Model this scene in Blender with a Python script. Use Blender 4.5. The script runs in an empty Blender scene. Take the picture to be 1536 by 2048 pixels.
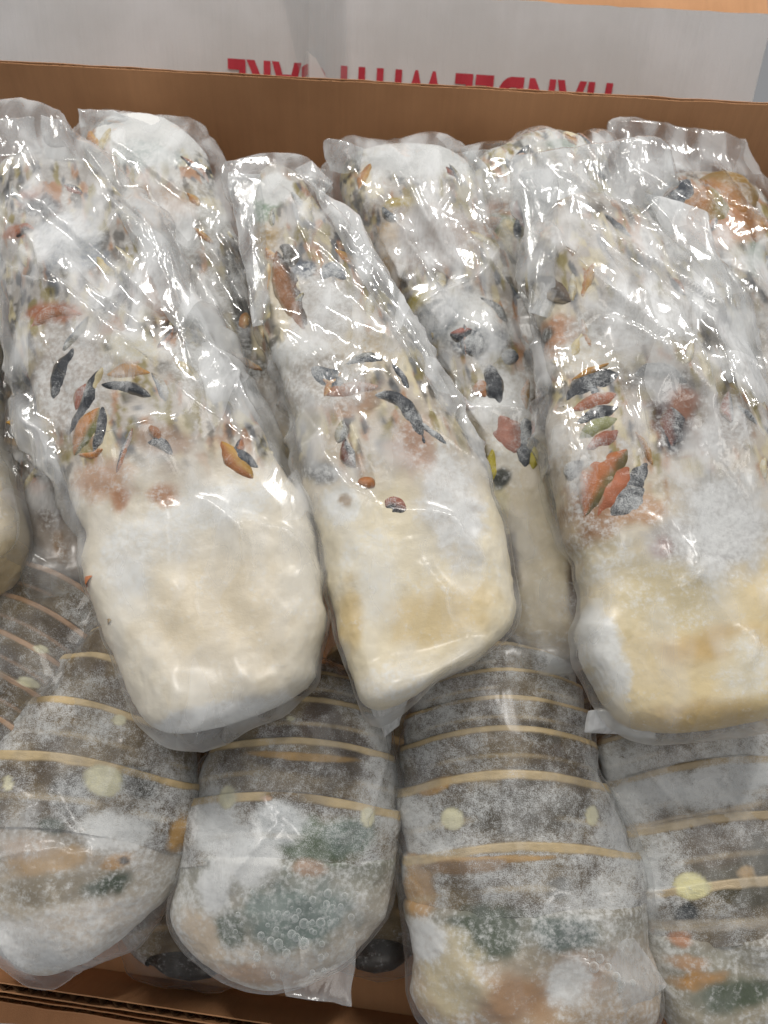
import bpy, bmesh, math, random
import numpy as np
from mathutils import Vector, Matrix
from mathutils.bvhtree import BVHTree

R = math.radians
sc = bpy.context.scene
col = sc.collection

# ---------------------------------------------------------------- camera
CZ = 0.50                      # camera height above the carton floor
PITCH, ROLL = 52.0, 3.2
cam_d = bpy.data.cameras.new('camera')
cam = bpy.data.objects.new('camera', cam_d); col.objects.link(cam)
cam_d.sensor_fit = 'VERTICAL'; cam_d.sensor_height = 36; cam_d.lens = 26
cam_d.clip_start = 0.01; cam_d.clip_end = 50
cam.location = (0, 0, CZ)
CAMROT = (Matrix.Rotation(R(90 - PITCH), 3, 'X') @ Matrix.Rotation(R(ROLL), 3, 'Z'))
cam.rotation_euler = CAMROT.to_euler()
cam_d.dof.use_dof = True; cam_d.dof.focus_distance = 0.335; cam_d.dof.aperture_fstop = 15
sc.camera = cam
FPX = 2048 * 26 / 36

# ---------------------------------------------------------------- light of the shop
w = bpy.data.worlds.new('World'); sc.world = w; w.use_nodes = True
w.node_tree.nodes['Background'].inputs[0].default_value = (0.98, 0.98, 1.0, 1)
w.node_tree.nodes['Background'].inputs[1].default_value = 0.27
def lamp(name, loc, aim, sx, sy, power, colr):
    d = bpy.data.lights.new(name, 'AREA'); d.shape = 'RECTANGLE'; d.size = sx; d.size_y = sy
    d.energy = power; d.color = colr
    o = bpy.data.objects.new(name, d); col.objects.link(o); o.location = loc
    o.rotation_euler = (Vector(aim) - Vector(loc)).to_track_quat('-Z', 'Y').to_euler()
lamp('ceiling_tube', (-0.75, 0.85, 1.85), (0, 0.3, 0.2), 0.05, 0.7, 17, (1.0, 0.955, 0.90))
lamp('ceiling_tube', (0.60, 1.00, 1.90), (0, 0.3, 0.2), 0.05, 0.7, 17, (1.0, 0.965, 0.92))
lamp('ceiling_panel', (0.30, -0.70, 1.9), (0, 0.4, 0.2), 1.0, 0.6, 4.5, (1.0, 0.95, 0.88))
vs = sc.view_settings
vs.view_transform = 'Standard'; vs.look = 'None'; vs.exposure = 0.02; vs.gamma = 1
sc.render.engine = 'CYCLES'
cy = sc.cycles
cy.use_denoising = True
cy.use_adaptive_sampling = True; cy.adaptive_threshold = 0.04
cy.max_bounces = 6; cy.diffuse_bounces = 3; cy.glossy_bounces = 2; cy.transmission_bounces = 4; cy.transparent_max_bounces = 24
cy.sample_clamp_indirect = 4; cy.caustics_reflective = False; cy.caustics_refractive = False

# ---------------------------------------------------------------- numeric helpers
def lin(hexs):
    h = hexs.lstrip('#'); c = np.array([int(h[i:i+2], 16) / 255 for i in (0, 2, 4)])
    return np.where(c <= 0.04045, c / 12.92, ((c + 0.055) / 1.055) ** 2.4)
def vnoise(p, seed=0):
    """smooth value noise, p (N,3) -> about -1..1"""
    p = np.asarray(p, np.float64); fl = np.floor(p); f = (p - fl).astype(np.float32); i = fl.astype(np.int64).astype(np.uint32)
    f = f * f * f * (f * (f * 6 - 15) + 10)
    K = (np.uint32(374761393), np.uint32(668265263), np.uint32(2246822519))
    with np.errstate(over='ignore'):
        hx = (i[:, 0] * K[0], (i[:, 0] + np.uint32(1)) * K[0]); hy = (i[:, 1] * K[1], (i[:, 1] + np.uint32(1)) * K[1])
        hz = (i[:, 2] * K[2] + np.uint32(seed * 974634777 & 0xFFFFFFFF), (i[:, 2] + np.uint32(1)) * K[2] + np.uint32(seed * 974634777 & 0xFFFFFFFF))
        def g(a, b, c):
            h = hx[a] + hy[b] + hz[c]; h = (h ^ (h >> np.uint32(13))) * np.uint32(1274126177); h = (h ^ (h >> np.uint32(16))) * np.uint32(2246822519)
            return (h ^ (h >> np.uint32(15))).astype(np.float32)
        x, y, z = f[:, 0], f[:, 1], f[:, 2]
        def lerp(a, b, t): return a + (b - a) * t
        r = lerp(lerp(lerp(g(0,0,0), g(1,0,0), x), lerp(g(0,1,0), g(1,1,0), x), y), lerp(lerp(g(0,0,1), g(1,0,1), x), lerp(g(0,1,1), g(1,1,1), x), y), z)
    return r.astype(np.float64) / 2147483648.0 - 1
def fbm(p, oct=3, seed=0):
    s, a, t = 0, 1.0, 0
    for k in range(oct):
        s = s + a * vnoise(p * 2 ** k + 17.3 * k, seed + k); t += a; a *= 0.5
    return s / t
def sstep(a, b, x):
    t = np.clip((x - a) / (b - a), 0, 1); return t * t * (3 - 2 * t)
def pixray(u, v):
    return CAMROT @ Vector(((u - 768) / FPX, -(v - 1024) / FPX, -1.0))

# ---------------------------------------------------------------- materials
def newmat(name):
    m = bpy.data.materials.new(name); m.use_nodes = True
    nt = m.node_tree; nt.nodes.clear()
    return m, nt, nt.nodes, nt.links
def nd(N, t, **kw):
    n = N.new(t)
    for k, v in kw.items():
        if k in n.bl_rna.properties.keys(): setattr(n, k, v)
        else: n.inputs[k].default_value = v
    return n
def mixc(N, L, fac, a, b):
    n = N.new('ShaderNodeMix'); n.data_type = 'RGBA'
    for idx, x in ((0, fac), (6, a), (7, b)):
        if isinstance(x, (int, float)): n.inputs[idx].default_value = x
        elif isinstance(x, (tuple, list)): n.inputs[idx].default_value = x
        else: L.new(x, n.inputs[idx])
    return n.outputs[2]
def math_(N, L, op, a, b=None, c=None, clamp=False):
    n = N.new('ShaderNodeMath'); n.operation = op; n.use_clamp = clamp
    for i, x in enumerate((a, b, c)):
        if x is None: continue
        if isinstance(x, (int, float)): n.inputs[i].default_value = x
        else: L.new(x, n.inputs[i])
    return n.outputs[0]
def noise(N, L, co, scale, detail=3, rough=0.55, dim='3D'):
    n = N.new('ShaderNodeTexNoise'); n.noise_dimensions = dim; n.inputs['Scale'].default_value = scale
    n.inputs['Detail'].default_value = detail; n.inputs['Roughness'].default_value = rough
    L.new(co, n.inputs['Vector']); return n.outputs[0]
def ramp(N, L, x, a, b, lo=0.0, hi=1.0):
    n = N.new('ShaderNodeMapRange'); n.interpolation_type = 'SMOOTHSTEP'
    for i, v in ((0, x), (1, a), (2, b), (3, lo), (4, hi)):
        if isinstance(v, (int, float)): n.inputs[i].default_value = v
        else: L.new(v, n.inputs[i])
    return n.outputs[0]

def flesh(name, sss, rough, grain, bump, cover, fc1, fc2, width, vlo=0.82, vhi=1.12):
    """lobster surface: pigment from the colour attribute, frost crystals over it where 'frost' says so"""
    m, nt, N, L = newmat(name)
    co = nd(N, 'ShaderNodeTexCoord').outputs['Object']
    a = nd(N, 'ShaderNodeAttribute', attribute_name='pigment')
    f = nd(N, 'ShaderNodeAttribute', attribute_name='frost')
    n1 = noise(N, L, co, 90, 2); n2 = noise(N, L, co, 1900, 1, 0.6); n3 = noise(N, L, co, 420, 2, 0.6)
    hs = nd(N, 'ShaderNodeHueSaturation'); L.new(a.outputs['Color'], hs.inputs['Color'])
    L.new(ramp(N, L, n1, 0.3, 0.7, vlo, vhi), hs.inputs['Value'])
    mott = math_(N, L, 'ADD', math_(N, L, 'MULTIPLY', n2, grain), math_(N, L, 'MULTIPLY', n3, 1 - grain))
    mott = math_(N, L, 'ADD', mott, math_(N, L, 'MULTIPLY', math_(N, L, 'SUBTRACT', n1, 0.5), 0.5))
    thr = math_(N, L, 'SUBTRACT', 0.80, math_(N, L, 'MULTIPLY', f.outputs['Fac'], 0.62))
    fm = ramp(N, L, mott, math_(N, L, 'SUBTRACT', thr, width), math_(N, L, 'ADD', thr, width))
    fm = math_(N, L, 'MULTIPLY', fm, cover)
    frostc = mixc(N, L, n3, (*fc1, 1), (*fc2, 1))
    colr = mixc(N, L, fm, hs.outputs[0], frostc)
    p = nd(N, 'ShaderNodeBsdfPrincipled')
    L.new(colr, p.inputs['Base Color'])
    L.new(ramp(N, L, fm, 0.0, 1.0, rough, 0.62), p.inputs['Roughness'])
    if sss:
        p.inputs['Subsurface Weight'].default_value = sss
        p.inputs['Subsurface Radius'].default_value = (1.0, 0.75, 0.5); p.inputs['Subsurface Scale'].default_value = 0.004
    b = nd(N, 'ShaderNodeBump', Strength=bump, Distance=0.0012)
    L.new(math_(N, L, 'ADD', mott, math_(N, L, 'MULTIPLY', n1, 1.5)), b.inputs['Height']); L.new(b.outputs[0], p.inputs['Normal'])
    L.new(p.outputs[0], nd(N, 'ShaderNodeOutputMaterial').inputs[0])
    return m
M = {}
M['meat'] = flesh('frozen_lobster_meat', 0.0, 0.45, 0.25, 0.22, 0.80, (0.68, 0.70, 0.71), (0.82, 0.82, 0.80), 0.20, 0.94, 1.05)
M['shell'] = flesh('frosted_lobster_shell', 0.0, 0.42, 0.60, 0.45, 0.80, (0.60, 0.63, 0.65), (0.80, 0.81, 0.80), 0.21)

def film_mat(name, haze0, rough, facet=0.0):
    m, nt, N, L = newmat(name)
    co = nd(N, 'ShaderNodeTexCoord').outputs['Object']
    hz = nd(N, 'ShaderNodeAttribute', attribute_name='haze')
    mp = nd(N, 'ShaderNodeMapping'); mp.inputs['Scale'].default_value = (1.0, 0.45, 1.0); L.new(co, mp.inputs[0])
    n1 = noise(N, L, mp.outputs[0], 60, 1, 0.6, '2D'); n2 = noise(N, L, mp.outputs[0], 420, 1, 0.6, '2D')
    def crinkle(ang, stretch, scale, width):
        m1_ = nd(N, 'ShaderNodeMapping'); m1_.inputs['Rotation'].default_value = (0, 0, ang); m1_.inputs['Scale'].default_value = (1.0, stretch, 1.0); L.new(warp, m1_.inputs[0])
        vo = nd(N, 'ShaderNodeTexVoronoi'); vo.voronoi_dimensions = '2D'; vo.feature = 'DISTANCE_TO_EDGE'; vo.inputs['Scale'].default_value = scale; L.new(m1_.outputs[0], vo.inputs['Vector'])
        return ramp(N, L, vo.outputs['Distance'], 0.0, width, 1.0, 0.0)
    nz = nd(N, 'ShaderNodeTexNoise'); nz.noise_dimensions = '2D'; nz.inputs['Scale'].default_value = 35; nz.inputs['Detail'].default_value = 0; L.new(co, nz.inputs['Vector'])
    vm = nd(N, 'ShaderNodeVectorMath'); vm.operation = 'MULTIPLY_ADD'; L.new(nz.outputs['Color'], vm.inputs[0]); vm.inputs[1].default_value = (0.014, 0.014, 0); L.new(co, vm.inputs[2])
    warp = vm.outputs[0]
    c1 = crinkle(-0.42, 0.20, 46, 0.14); c2 = crinkle(0.25, 0.40, 110, 0.16)
    patch = ramp(N, L, n1, 0.40, 0.62)
    mf = nd(N, 'ShaderNodeMapping'); mf.inputs['Rotation'].default_value = (0, 0, -0.5); mf.inputs['Scale'].default_value = (1.0, 0.38, 1.0); L.new(warp, mf.inputs[0])
    vf = nd(N, 'ShaderNodeTexVoronoi'); vf.voronoi_dimensions = '2D'; vf.inputs['Scale'].default_value = 62; L.new(mf.outputs[0], vf.inputs['Vector'])
    sx = nd(N, 'ShaderNodeSeparateColor'); L.new(vf.outputs['Color'], sx.inputs[0])
    fold = math_(N, L, 'MULTIPLY', math_(N, L, 'POWER', sx.outputs[0], 2.0), facet)
    hgt = math_(N, L, 'ADD', c1, math_(N, L, 'MULTIPLY', math_(N, L, 'MULTIPLY', c2, 0.42), patch))
    mt = nd(N, 'ShaderNodeAttribute', attribute_name='matte')
    b = nd(N, 'ShaderNodeBump', Distance=0.0009)
    calm = ramp(N, L, noise(N, L, co, 26, 0, 0.5, '2D'), 0.38, 0.62, 0.14, 1.0)
    L.new(math_(N, L, 'MULTIPLY', calm, math_(N, L, 'SUBTRACT', 0.60, math_(N, L, 'MULTIPLY', mt.outputs['Fac'], 0.42))), b.inputs['Strength'])
    L.new(math_(N, L, 'ADD', hgt, math_(N, L, 'MULTIPLY', n2, 0.25)), b.inputs['Height'])
    lw = nd(N, 'ShaderNodeLayerWeight', Blend=0.28)
    haze = math_(N, L, 'ADD', ramp(N, L, n1, 0.42, 0.64, haze0 * 0.15, haze0 * 2.0), math_(N, L, 'MULTIPLY', hz.outputs['Fac'], ramp(N, L, n2, 0.3, 0.65, 0.55, 1.0)))
    haze = math_(N, L, 'ADD', haze, math_(N, L, 'MULTIPLY', lw.outputs['Facing'], 0.11))
    haze = math_(N, L, 'ADD', haze, math_(N, L, 'ADD', fold, math_(N, L, 'MULTIPLY', c1, 0.05)), clamp=True)
    haze = math_(N, L, 'MULTIPLY', haze, math_(N, L, 'SUBTRACT', 1.0, math_(N, L, 'MULTIPLY', mt.outputs['Fac'], 0.45)))
    haze = math_(N, L, 'MINIMUM', math_(N, L, 'MAXIMUM', haze, 0.0), 0.92)
    tr = nd(N, 'ShaderNodeBsdfTransparent'); tr.inputs[0].default_value = (0.975, 0.98, 0.98, 1)
    df = nd(N, 'ShaderNodeBsdfDiffuse'); df.inputs[0].default_value = (0.88, 0.90, 0.91, 1)
    tl = nd(N, 'ShaderNodeBsdfTranslucent'); tl.inputs[0].default_value = (0.88, 0.90, 0.91, 1)
    md = nd(N, 'ShaderNodeMixShader'); md.inputs[0].default_value = 0.12; L.new(df.outputs[0], md.inputs[1]); L.new(tl.outputs[0], md.inputs[2])
    m1 = nd(N, 'ShaderNodeMixShader'); L.new(haze, m1.inputs[0]); L.new(tr.outputs[0], m1.inputs[1]); L.new(md.outputs[0], m1.inputs[2])
    gl = nd(N, 'ShaderNodeBsdfGlossy'); gl.inputs[0].default_value = (1, 1, 1, 1)
    L.new(math_(N, L, 'ADD', rough, math_(N, L, 'MULTIPLY', mt.outputs['Fac'], 0.22)), gl.inputs['Roughness'])
    L.new(b.outputs[0], gl.inputs['Normal'])
    fr = nd(N, 'ShaderNodeLayerWeight', Blend=0.5); L.new(b.outputs[0], fr.inputs['Normal'])
    # thin sheet: same reflectance from either side (Schlick on the facing angle)
    fres = math_(N, L, 'ADD', 0.062, math_(N, L, 'MULTIPLY', math_(N, L, 'POWER', fr.outputs['Facing'], 5.0), 0.85))
    m2 = nd(N, 'ShaderNodeMixShader'); L.new(math_(N, L, 'MULTIPLY', fres, math_(N, L, 'SUBTRACT', 1.0, math_(N, L, 'MULTIPLY', mt.outputs['Fac'], 0.45))), m2.inputs[0]); L.new(m1.outputs[0], m2.inputs[1]); L.new(gl.outputs[0], m2.inputs[2])
    L.new(m2.outputs[0], nd(N, 'ShaderNodeOutputMaterial').inputs[0])
    return m
M['film'] = film_mat('clear_plastic_film', 0.16, 0.11, 0.26)
M['film_frost'] = film_mat('frosted_plastic_film', 0.045, 0.14, 0.05)
M['film_dark'] = film_mat('thin_plastic_film', 0.02, 0.12)

def bead_mat():
    m, nt, N, L = newmat('water_bead')
    fr = nd(N, 'ShaderNodeLayerWeight', Blend=0.5)
    tr = nd(N, 'ShaderNodeBsdfTransparent'); tr.inputs[0].default_value = (0.9, 0.92, 0.92, 1)
    gl = nd(N, 'ShaderNodeBsdfPrincipled', Roughness=0.1); gl.inputs['Base Color'].default_value = (0.9, 0.92, 0.92, 1)
    k = math_(N, L, 'ADD', 0.06, math_(N, L, 'MULTIPLY', math_(N, L, 'POWER', fr.outputs['Facing'], 1.3), 0.95), clamp=True)  # whitish rim colour paints in the bright reflection around each bead
    mx = nd(N, 'ShaderNodeMixShader'); L.new(k, mx.inputs[0]); L.new(tr.outputs[0], mx.inputs[1]); L.new(gl.outputs[0], mx.inputs[2])
    L.new(mx.outputs[0], nd(N, 'ShaderNodeOutputMaterial').inputs[0]); return m
M['bead'] = bead_mat()
def board_mat(name, c1, c2, rough=0.75, spec=0.3, line=0.16):
    m, nt, N, L = newmat(name)
    co = nd(N, 'ShaderNodeTexCoord').outputs['Object']
    mp = nd(N, 'ShaderNodeMapping'); mp.inputs['Scale'].default_value = (1, 1, 6); L.new(co, mp.inputs[0])
    n1 = noise(N, L, co, 9, 4); n2 = noise(N, L, co, 1200, 2); 
    mp2 = nd(N, 'ShaderNodeMapping'); mp2.inputs['Scale'].default_value = (1, 0.05, 0.05); L.new(co, mp2.inputs[0])
    n3 = noise(N, L, mp2.outputs[0], 260, 2)
    c = mixc(N, L, ramp(N, L, n1, 0.35, 0.65), (*[q * 0.88 for q in c1], 1), (*c2, 1))
    hs = nd(N, 'ShaderNodeHueSaturation'); L.new(c, hs.inputs['Color'])
    L.new(math_(N, L, 'ADD', 0.88, math_(N, L, 'ADD', math_(N, L, 'MULTIPLY', n2, 0.10), math_(N, L, 'MULTIPLY', n3, line))), hs.inputs['Value'])
    p = nd(N, 'ShaderNodeBsdfPrincipled', Roughness=rough); p.inputs['Specular IOR Level'].default_value = spec
    L.new(hs.outputs[0], p.inputs['Base Color'])
    b = nd(N, 'ShaderNodeBump', Strength=0.25, Distance=0.001); L.new(math_(N, L, 'ADD', n2, math_(N, L, 'MULTIPLY', n3, 2.0)), b.inputs['Height']); L.new(b.outputs[0], p.inputs['Normal'])
    L.new(p.outputs[0], nd(N, 'ShaderNodeOutputMaterial').inputs[0])
    return m
M['kraft'] = board_mat('kraft_cardboard', (0.52, 0.27, 0.13), (0.58, 0.31, 0.155))
M['flute'] = board_mat('kraft_fluting', (0.20, 0.11, 0.055), (0.26, 0.15, 0.08))
M['white_board'] = board_mat('white_coated_board', (0.72, 0.72, 0.715), (0.75, 0.75, 0.755), 0.42, 0.5, 0.05)
M['red_ink'] = board_mat('red_printing_ink', (0.50, 0.035, 0.055), (0.56, 0.05, 0.075), 0.5)
def simple(name, c, rough, **kw):
    m, nt, N, L = newmat(name)
    p = nd(N, 'ShaderNodeBsdfPrincipled', Roughness=rough); p.inputs['Base Color'].default_value = (*c, 1)
    for k, v in kw.items(): p.inputs[k.replace('_', ' ')].default_value = v
    L.new(p.outputs[0], nd(N, 'ShaderNodeOutputMaterial').inputs[0]); return m
M['tape'] = film_mat('packing_tape', 0.07, 0.25)
M['tape_end'] = film_mat('creased_tape_end', 0.6, 0.25)
M['water'] = simple('water_droplet', (1, 1, 1), 0.03, Transmission_Weight=1.0, IOR=1.33)

# ---------------------------------------------------------------- object helpers
def mesh_obj(name, V, F, mat, parent=None, attrs=None, smooth=True):
    me = bpy.data.meshes.new(name)
    V = np.asarray(V, np.float32)
    if isinstance(F, np.ndarray):
        nf, k = F.shape
        me.vertices.add(len(V)); me.vertices.foreach_set('co', V.ravel())
        me.loops.add(nf * k); me.loops.foreach_set('vertex_index', F.ravel().astype(np.int32))
        me.polygons.add(nf); me.polygons.foreach_set('loop_start', np.arange(0, nf * k, k, dtype=np.int32))
        me.update(calc_edges=True)
    else:
        me.from_pydata([tuple(map(float, v)) for v in V], [], F); me.update()
    if smooth: me.polygons.foreach_set('use_smooth', np.ones(len(me.polygons), bool))
    for k, a in (attrs or {}).items():
        if a.ndim == 2:
            at = me.attributes.new(k, 'FLOAT_COLOR', 'POINT')
            at.data.foreach_set('color', np.c_[a, np.ones(len(a))].astype(np.float32).ravel())
        else:
            at = me.attributes.new(k, 'FLOAT', 'POINT'); at.data.foreach_set('value', a.astype(np.float32))
    me.materials.append(mat)
    o = bpy.data.objects.new(name, me); col.objects.link(o); o.parent = parent
    return o
def grid_faces(nr, nc, wrap):
    i, j = np.meshgrid(np.arange(nr - 1), np.arange(nc if wrap else nc - 1), indexing='ij')
    j2 = (j + 1) % nc
    return np.stack([i * nc + j, i * nc + j2, (i + 1) * nc + j2, (i + 1) * nc + j], -1).reshape(-1, 4)
def box_bm(bm, x0, x1, y0, y1, z0, z1):
    vs_ = [bm.verts.new(p) for p in ((x0,y0,z0),(x1,y0,z0),(x1,y1,z0),(x0,y1,z0),(x0,y0,z1),(x1,y0,z1),(x1,y1,z1),(x0,y1,z1))]
    for f in ((3,2,1,0),(4,5,6,7),(0,1,5,4),(1,2,6,5),(2,3,7,6),(3,0,4,7)): bm.faces.new([vs_[k] for k in f])
def bm_obj(name, bm, mat, parent=None):
    me = bpy.data.meshes.new(name); bm.to_mesh(me); bm.free(); me.materials.append(mat)
    o = bpy.data.objects.new(name, me); col.objects.link(o); o.parent = parent; return o
def empty(name, label, cat, group=None):
    o = bpy.data.objects.new(name, None); col.objects.link(o); o.empty_display_size = 0.02
    o['label'] = label; o['category'] = cat
    if group: o['group'] = group
    return o

# ---------------------------------------------------------------- carton
FLUTE = 0.0042
def corrugated(name, width, height, parent, loc, rot, liner_in='kraft', liner_out='kraft', rough_top=0.0, seed=0):
    """panel standing on its local XZ plane: two liners with a wavy fluting sheet showing along the open top edge"""
    root = bpy.data.objects.new(name, None)
    rng = np.random.default_rng(seed)
    n = int(width / 0.004)
    xs = np.linspace(-width / 2, width / 2, n + 1)
    def sheet(nm, y, th, mat, jag):
        top = height + jag * fbm(np.c_[xs * 60, np.full_like(xs, y * 900), np.zeros_like(xs)], 3, seed)
        V, F = [], []
        for yy in (y, y + th):
            V += [(x, yy, 0) for x in xs] + [(x, yy, t) for x, t in zip(xs, top)]
        k = n + 1
        for i in range(n):
            F += [(i, i+1, k+i+1, k+i), (2*k+i+1, 2*k+i, 3*k+i, 3*k+i+1), (k+i, k+i+1, 3*k+i+1, 3*k+i), (i+1, i, 2*k+i, 2*k+i+1)]
        F += [(0, k, 3*k, 2*k), (k-1, 3*k-1, 4*k-1, 2*k-1)]
        return mesh_obj(nm, V, F, M[mat], None, smooth=False)
    a = sheet(name, 0, 0.0006, liner_in, rough_top)
    a.parent = parent; a.location = loc; a.rotation_euler = rot
    b = sheet('outer_liner', FLUTE - 0.0006, 0.0006, liner_out, rough_top); b.parent = a
    m = int(width / 0.0006); x = np.linspace(-width / 2, width / 2, m + 1)
    yy = FLUTE / 2 + (FLUTE / 2 - 0.0008) * np.sin(x * 2 * math.pi / 0.0075)
    hh = height - 0.0008 + 0.0006 * vnoise(np.c_[x * 200, x * 0, x * 0], 5)
    V = np.r_[np.c_[x, yy, np.full_like(x, height - 0.03)], np.c_[x, yy, hh]]
    F = np.array([(i, i+1, m+2+i, m+1+i) for i in range(m)])
    c = mesh_obj('fluting', V, F, M['flute'], a); 
    bpy.data.objects.remove(root)
    return a

carton = empty('open_carton', 'open brown corrugated carton holding all the bagged lobster tails', 'carton')
FARY, NEARY, XL, XR = 0.525, 0.020, -0.315, 0.315
bm = bmesh.new(); box_bm(bm, XL, XR, NEARY, FARY, -0.004, 0.0); o = bm_obj('floor_panel', bm, M['kraft'], carton)
_d = pixray(768, 168); FARH = CZ + _d.z / _d.y * FARY
corrugated('far_panel', XR - XL, FARH, carton, (0, FARY, 0), (0, 0, 0), rough_top=0.0006, seed=1)
corrugated('side_panel', FARY - NEARY, 0.16, carton, (XL, (FARY + NEARY) / 2, 0), (0, 0, R(90)), seed=2)
corrugated('side_panel', FARY - NEARY, 0.16, carton, (XR + FLUTE, (FARY + NEARY) / 2, 0), (0, 0, R(90)), seed=3)
NR = (R(20), 0, R(-4.5))
def near_height(u, v, y):
    mi = (Matrix.Translation((0, y, 0)) @ Matrix.Rotation(NR[2], 4, 'Z') @ Matrix.Rotation(NR[0], 4, 'X')).inverted()
    o_ = mi @ Vector((0, 0, CZ)); d_ = mi.to_3x3() @ pixray(u, v); p = o_ - d_ * (o_.y / d_.y); return p.z
corrugated('near_panel', XR - XL, near_height(120, 2002, NEARY + 0.012), carton, (0, NEARY + 0.012, 0), NR, rough_top=0.0008, seed=4)
corrugated('near_flap', XR - XL, near_height(120, 2012, NEARY + 0.004), carton, (0, NEARY + 0.004, 0), NR, rough_top=0.0015, seed=6)
corrugated('near_flap', XR - XL, near_height(120, 2024, NEARY - 0.003), carton, (0, NEARY - 0.003, 0), NR, rough_top=0.0020, seed=9)

# white carton behind: its printed side leans back, its flap hangs open behind the top edge
back = empty('white_carton', 'white coated carton with upside-down red lettering standing behind the open carton', 'carton')
back.location = (0, 0.580, 0.10); back.rotation_euler = (R(-24), 0, 0)
bpy.context.view_layer.update()
def on_panel(u, v):
    mi = back.matrix_world.inverted(); o_ = mi @ Vector((0, 0, CZ)); d_ = mi.to_3x3() @ pixray(u, v); t_ = -o_.y / d_.y
    p = o_ + d_ * t_; return p.x, p.z
x0_, z0_ = on_panel(1110, -2); x1_, z1_ = on_panel(1500, 34)
PH = (z0_ + z1_) / 2; PRX = on_panel(1545, 40)[0]
wp = corrugated('printed_panel', 0.80, PH, back, (PRX - 0.40, 0, 0), (0, math.atan2(z0_ - z1_, x1_ - x0_) * 0.0, 0), 'white_board', 'kraft', 0.0008, 7)
corrugated('top_flap', 0.80, 0.16, back, (PRX - 0.40, 0.0065, PH - 0.004), (R(-38), 0, 0), 'kraft', 'kraft', 0.0006, 8)
txt = bpy.data.curves.new('lettering', 'FONT'); txt.body = 'HANDLE WITH CARE'; txt.size = 0.085; txt.offset = 0.0036; txt.space_character = 1.14; txt.space_word = 0.6
to = bpy.data.objects.new('tmp', txt); col.objects.link(to)
bpy.context.view_layer.update()
me = bpy.data.meshes.new_from_object(to.evaluated_get(bpy.context.evaluated_depsgraph_get())); bpy.data.objects.remove(to)
xs = [v.co.x for v in me.vertices]; x0, x1 = min(xs), max(xs)
me.materials.clear(); me.materials.append(M['red_ink'])
lt = bpy.data.objects.new('lettering', me); col.objects.link(lt); lt.parent = back
ta, tb = on_panel(1228, 172), on_panel(458, 122); s = math.hypot(ta[0] - tb[0], ta[1] - tb[1]) / (x1 - x0)
lt.scale = (s, s * 1.45, 1); lt.rotation_euler = (R(90), R(180) + math.atan2(tb[1] - ta[1], ta[0] - tb[0]), 0)
lt.location = (ta[0], -0.0006, ta[1])
# strip of packing tape over the lettering, its haze also standing for panel glare, with a torn lifted end
tp = [on_panel(u, v) for u, v in ((560, -30), (690, -30), (700, 230), (618, 230))]
n = 14; V = []
for i_ in range(n):
    for j_ in range(n):
        a_, b_ = i_ / (n - 1), j_ / (n - 1)
        x = (tp[0][0] * (1 - b_) + tp[1][0] * b_) * (1 - a_) + (tp[3][0] * (1 - b_) + tp[2][0] * b_) * a_
        z = (tp[0][1] * (1 - b_) + tp[1][1] * b_) * (1 - a_) + (tp[3][1] * (1 - b_) + tp[2][1] * b_) * a_
        V.append((x, -0.0012 - 0.0012 * (0.5 + 0.5 * math.sin(7 * b_ + 2 * a_)) * a_, z))
mesh_obj('tape_strip', np.array(V), grid_faces(n, n, False), M['tape'], back)
tq = [on_panel(u, v) for u, v in ((612, 100), (634, 118), (664, 175), (608, 175))]
mesh_obj('tape_end', [(x, y, z) for (x, z), y in zip(tq, (-0.004, -0.009, -0.007, -0.0045))], [(0, 1, 2, 3)], M['tape_end'], back)

# ---------------------------------------------------------------- loft machinery
def catmull(P, n):
    """resample control rows P (k,d) at n points, even in chord length of the first columns"""
    P = np.asarray(P, float); k = len(P)
    d = np.r_[0, np.cumsum(np.linalg.norm(np.diff(P[:, :2], axis=0), axis=1))]; d /= d[-1]
    t = np.linspace(0, 1, n); out = np.zeros((n, P.shape[1]))
    m = np.zeros_like(P)
    for c in range(P.shape[1]):
        sl = np.diff(P[:, c]) / np.diff(d)
        m[1:-1, c] = (sl[1:] + sl[:-1]) / 2; m[0, c] = sl[0]; m[-1, c] = sl[-1]
    idx = np.clip(np.searchsorted(d, t, 'right') - 1, 0, k - 2)
    h = (d[idx + 1] - d[idx])[:, None]; x = ((t - d[idx])[:, None]) / h
    p0, p1, m0, m1 = P[idx], P[idx + 1], m[idx] * h, m[idx + 1] * h
    out = (2*x**3-3*x**2+1)*p0 + (x**3-2*x**2+x)*m0 + (-2*x**3+3*x**2)*p1 + (x**3-x**2)*m1
    return t, d, out

class Frame:
    """local frame of one tail: a across, b along (away from the camera), h up off its resting plane"""
    def __init__(s, A, B, tilt=0, center=None):
        A, B = Vector((0, *A)), Vector((0, *B))
        eb = (B - A).normalized(); ea = Vector((1, 0, 0)); ea = Matrix.Rotation(R(tilt), 3, eb) @ ea
        s.eb, s.ea, s.n = eb, ea, ea.cross(eb).normalized(); s.o = A
        if center: s.o = s.world(*s.loc(*center)); 
    def world(s, a, b, h=0): return s.o + s.ea * a + s.eb * b + s.n * h
    def loc(s, u, v, h=0):
        d = pixray(u, v); o = s.o + s.n * h; C = Vector((0, 0, CZ))
        t = (o - C).dot(s.n) / d.dot(s.n); p = C + d * t - o
        return (p.dot(s.ea), p.dot(s.eb))
    def matrix(s):
        m = Matrix((s.ea, s.eb, s.n)).transposed().to_4x4(); m.translation = s.o; return m

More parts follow.
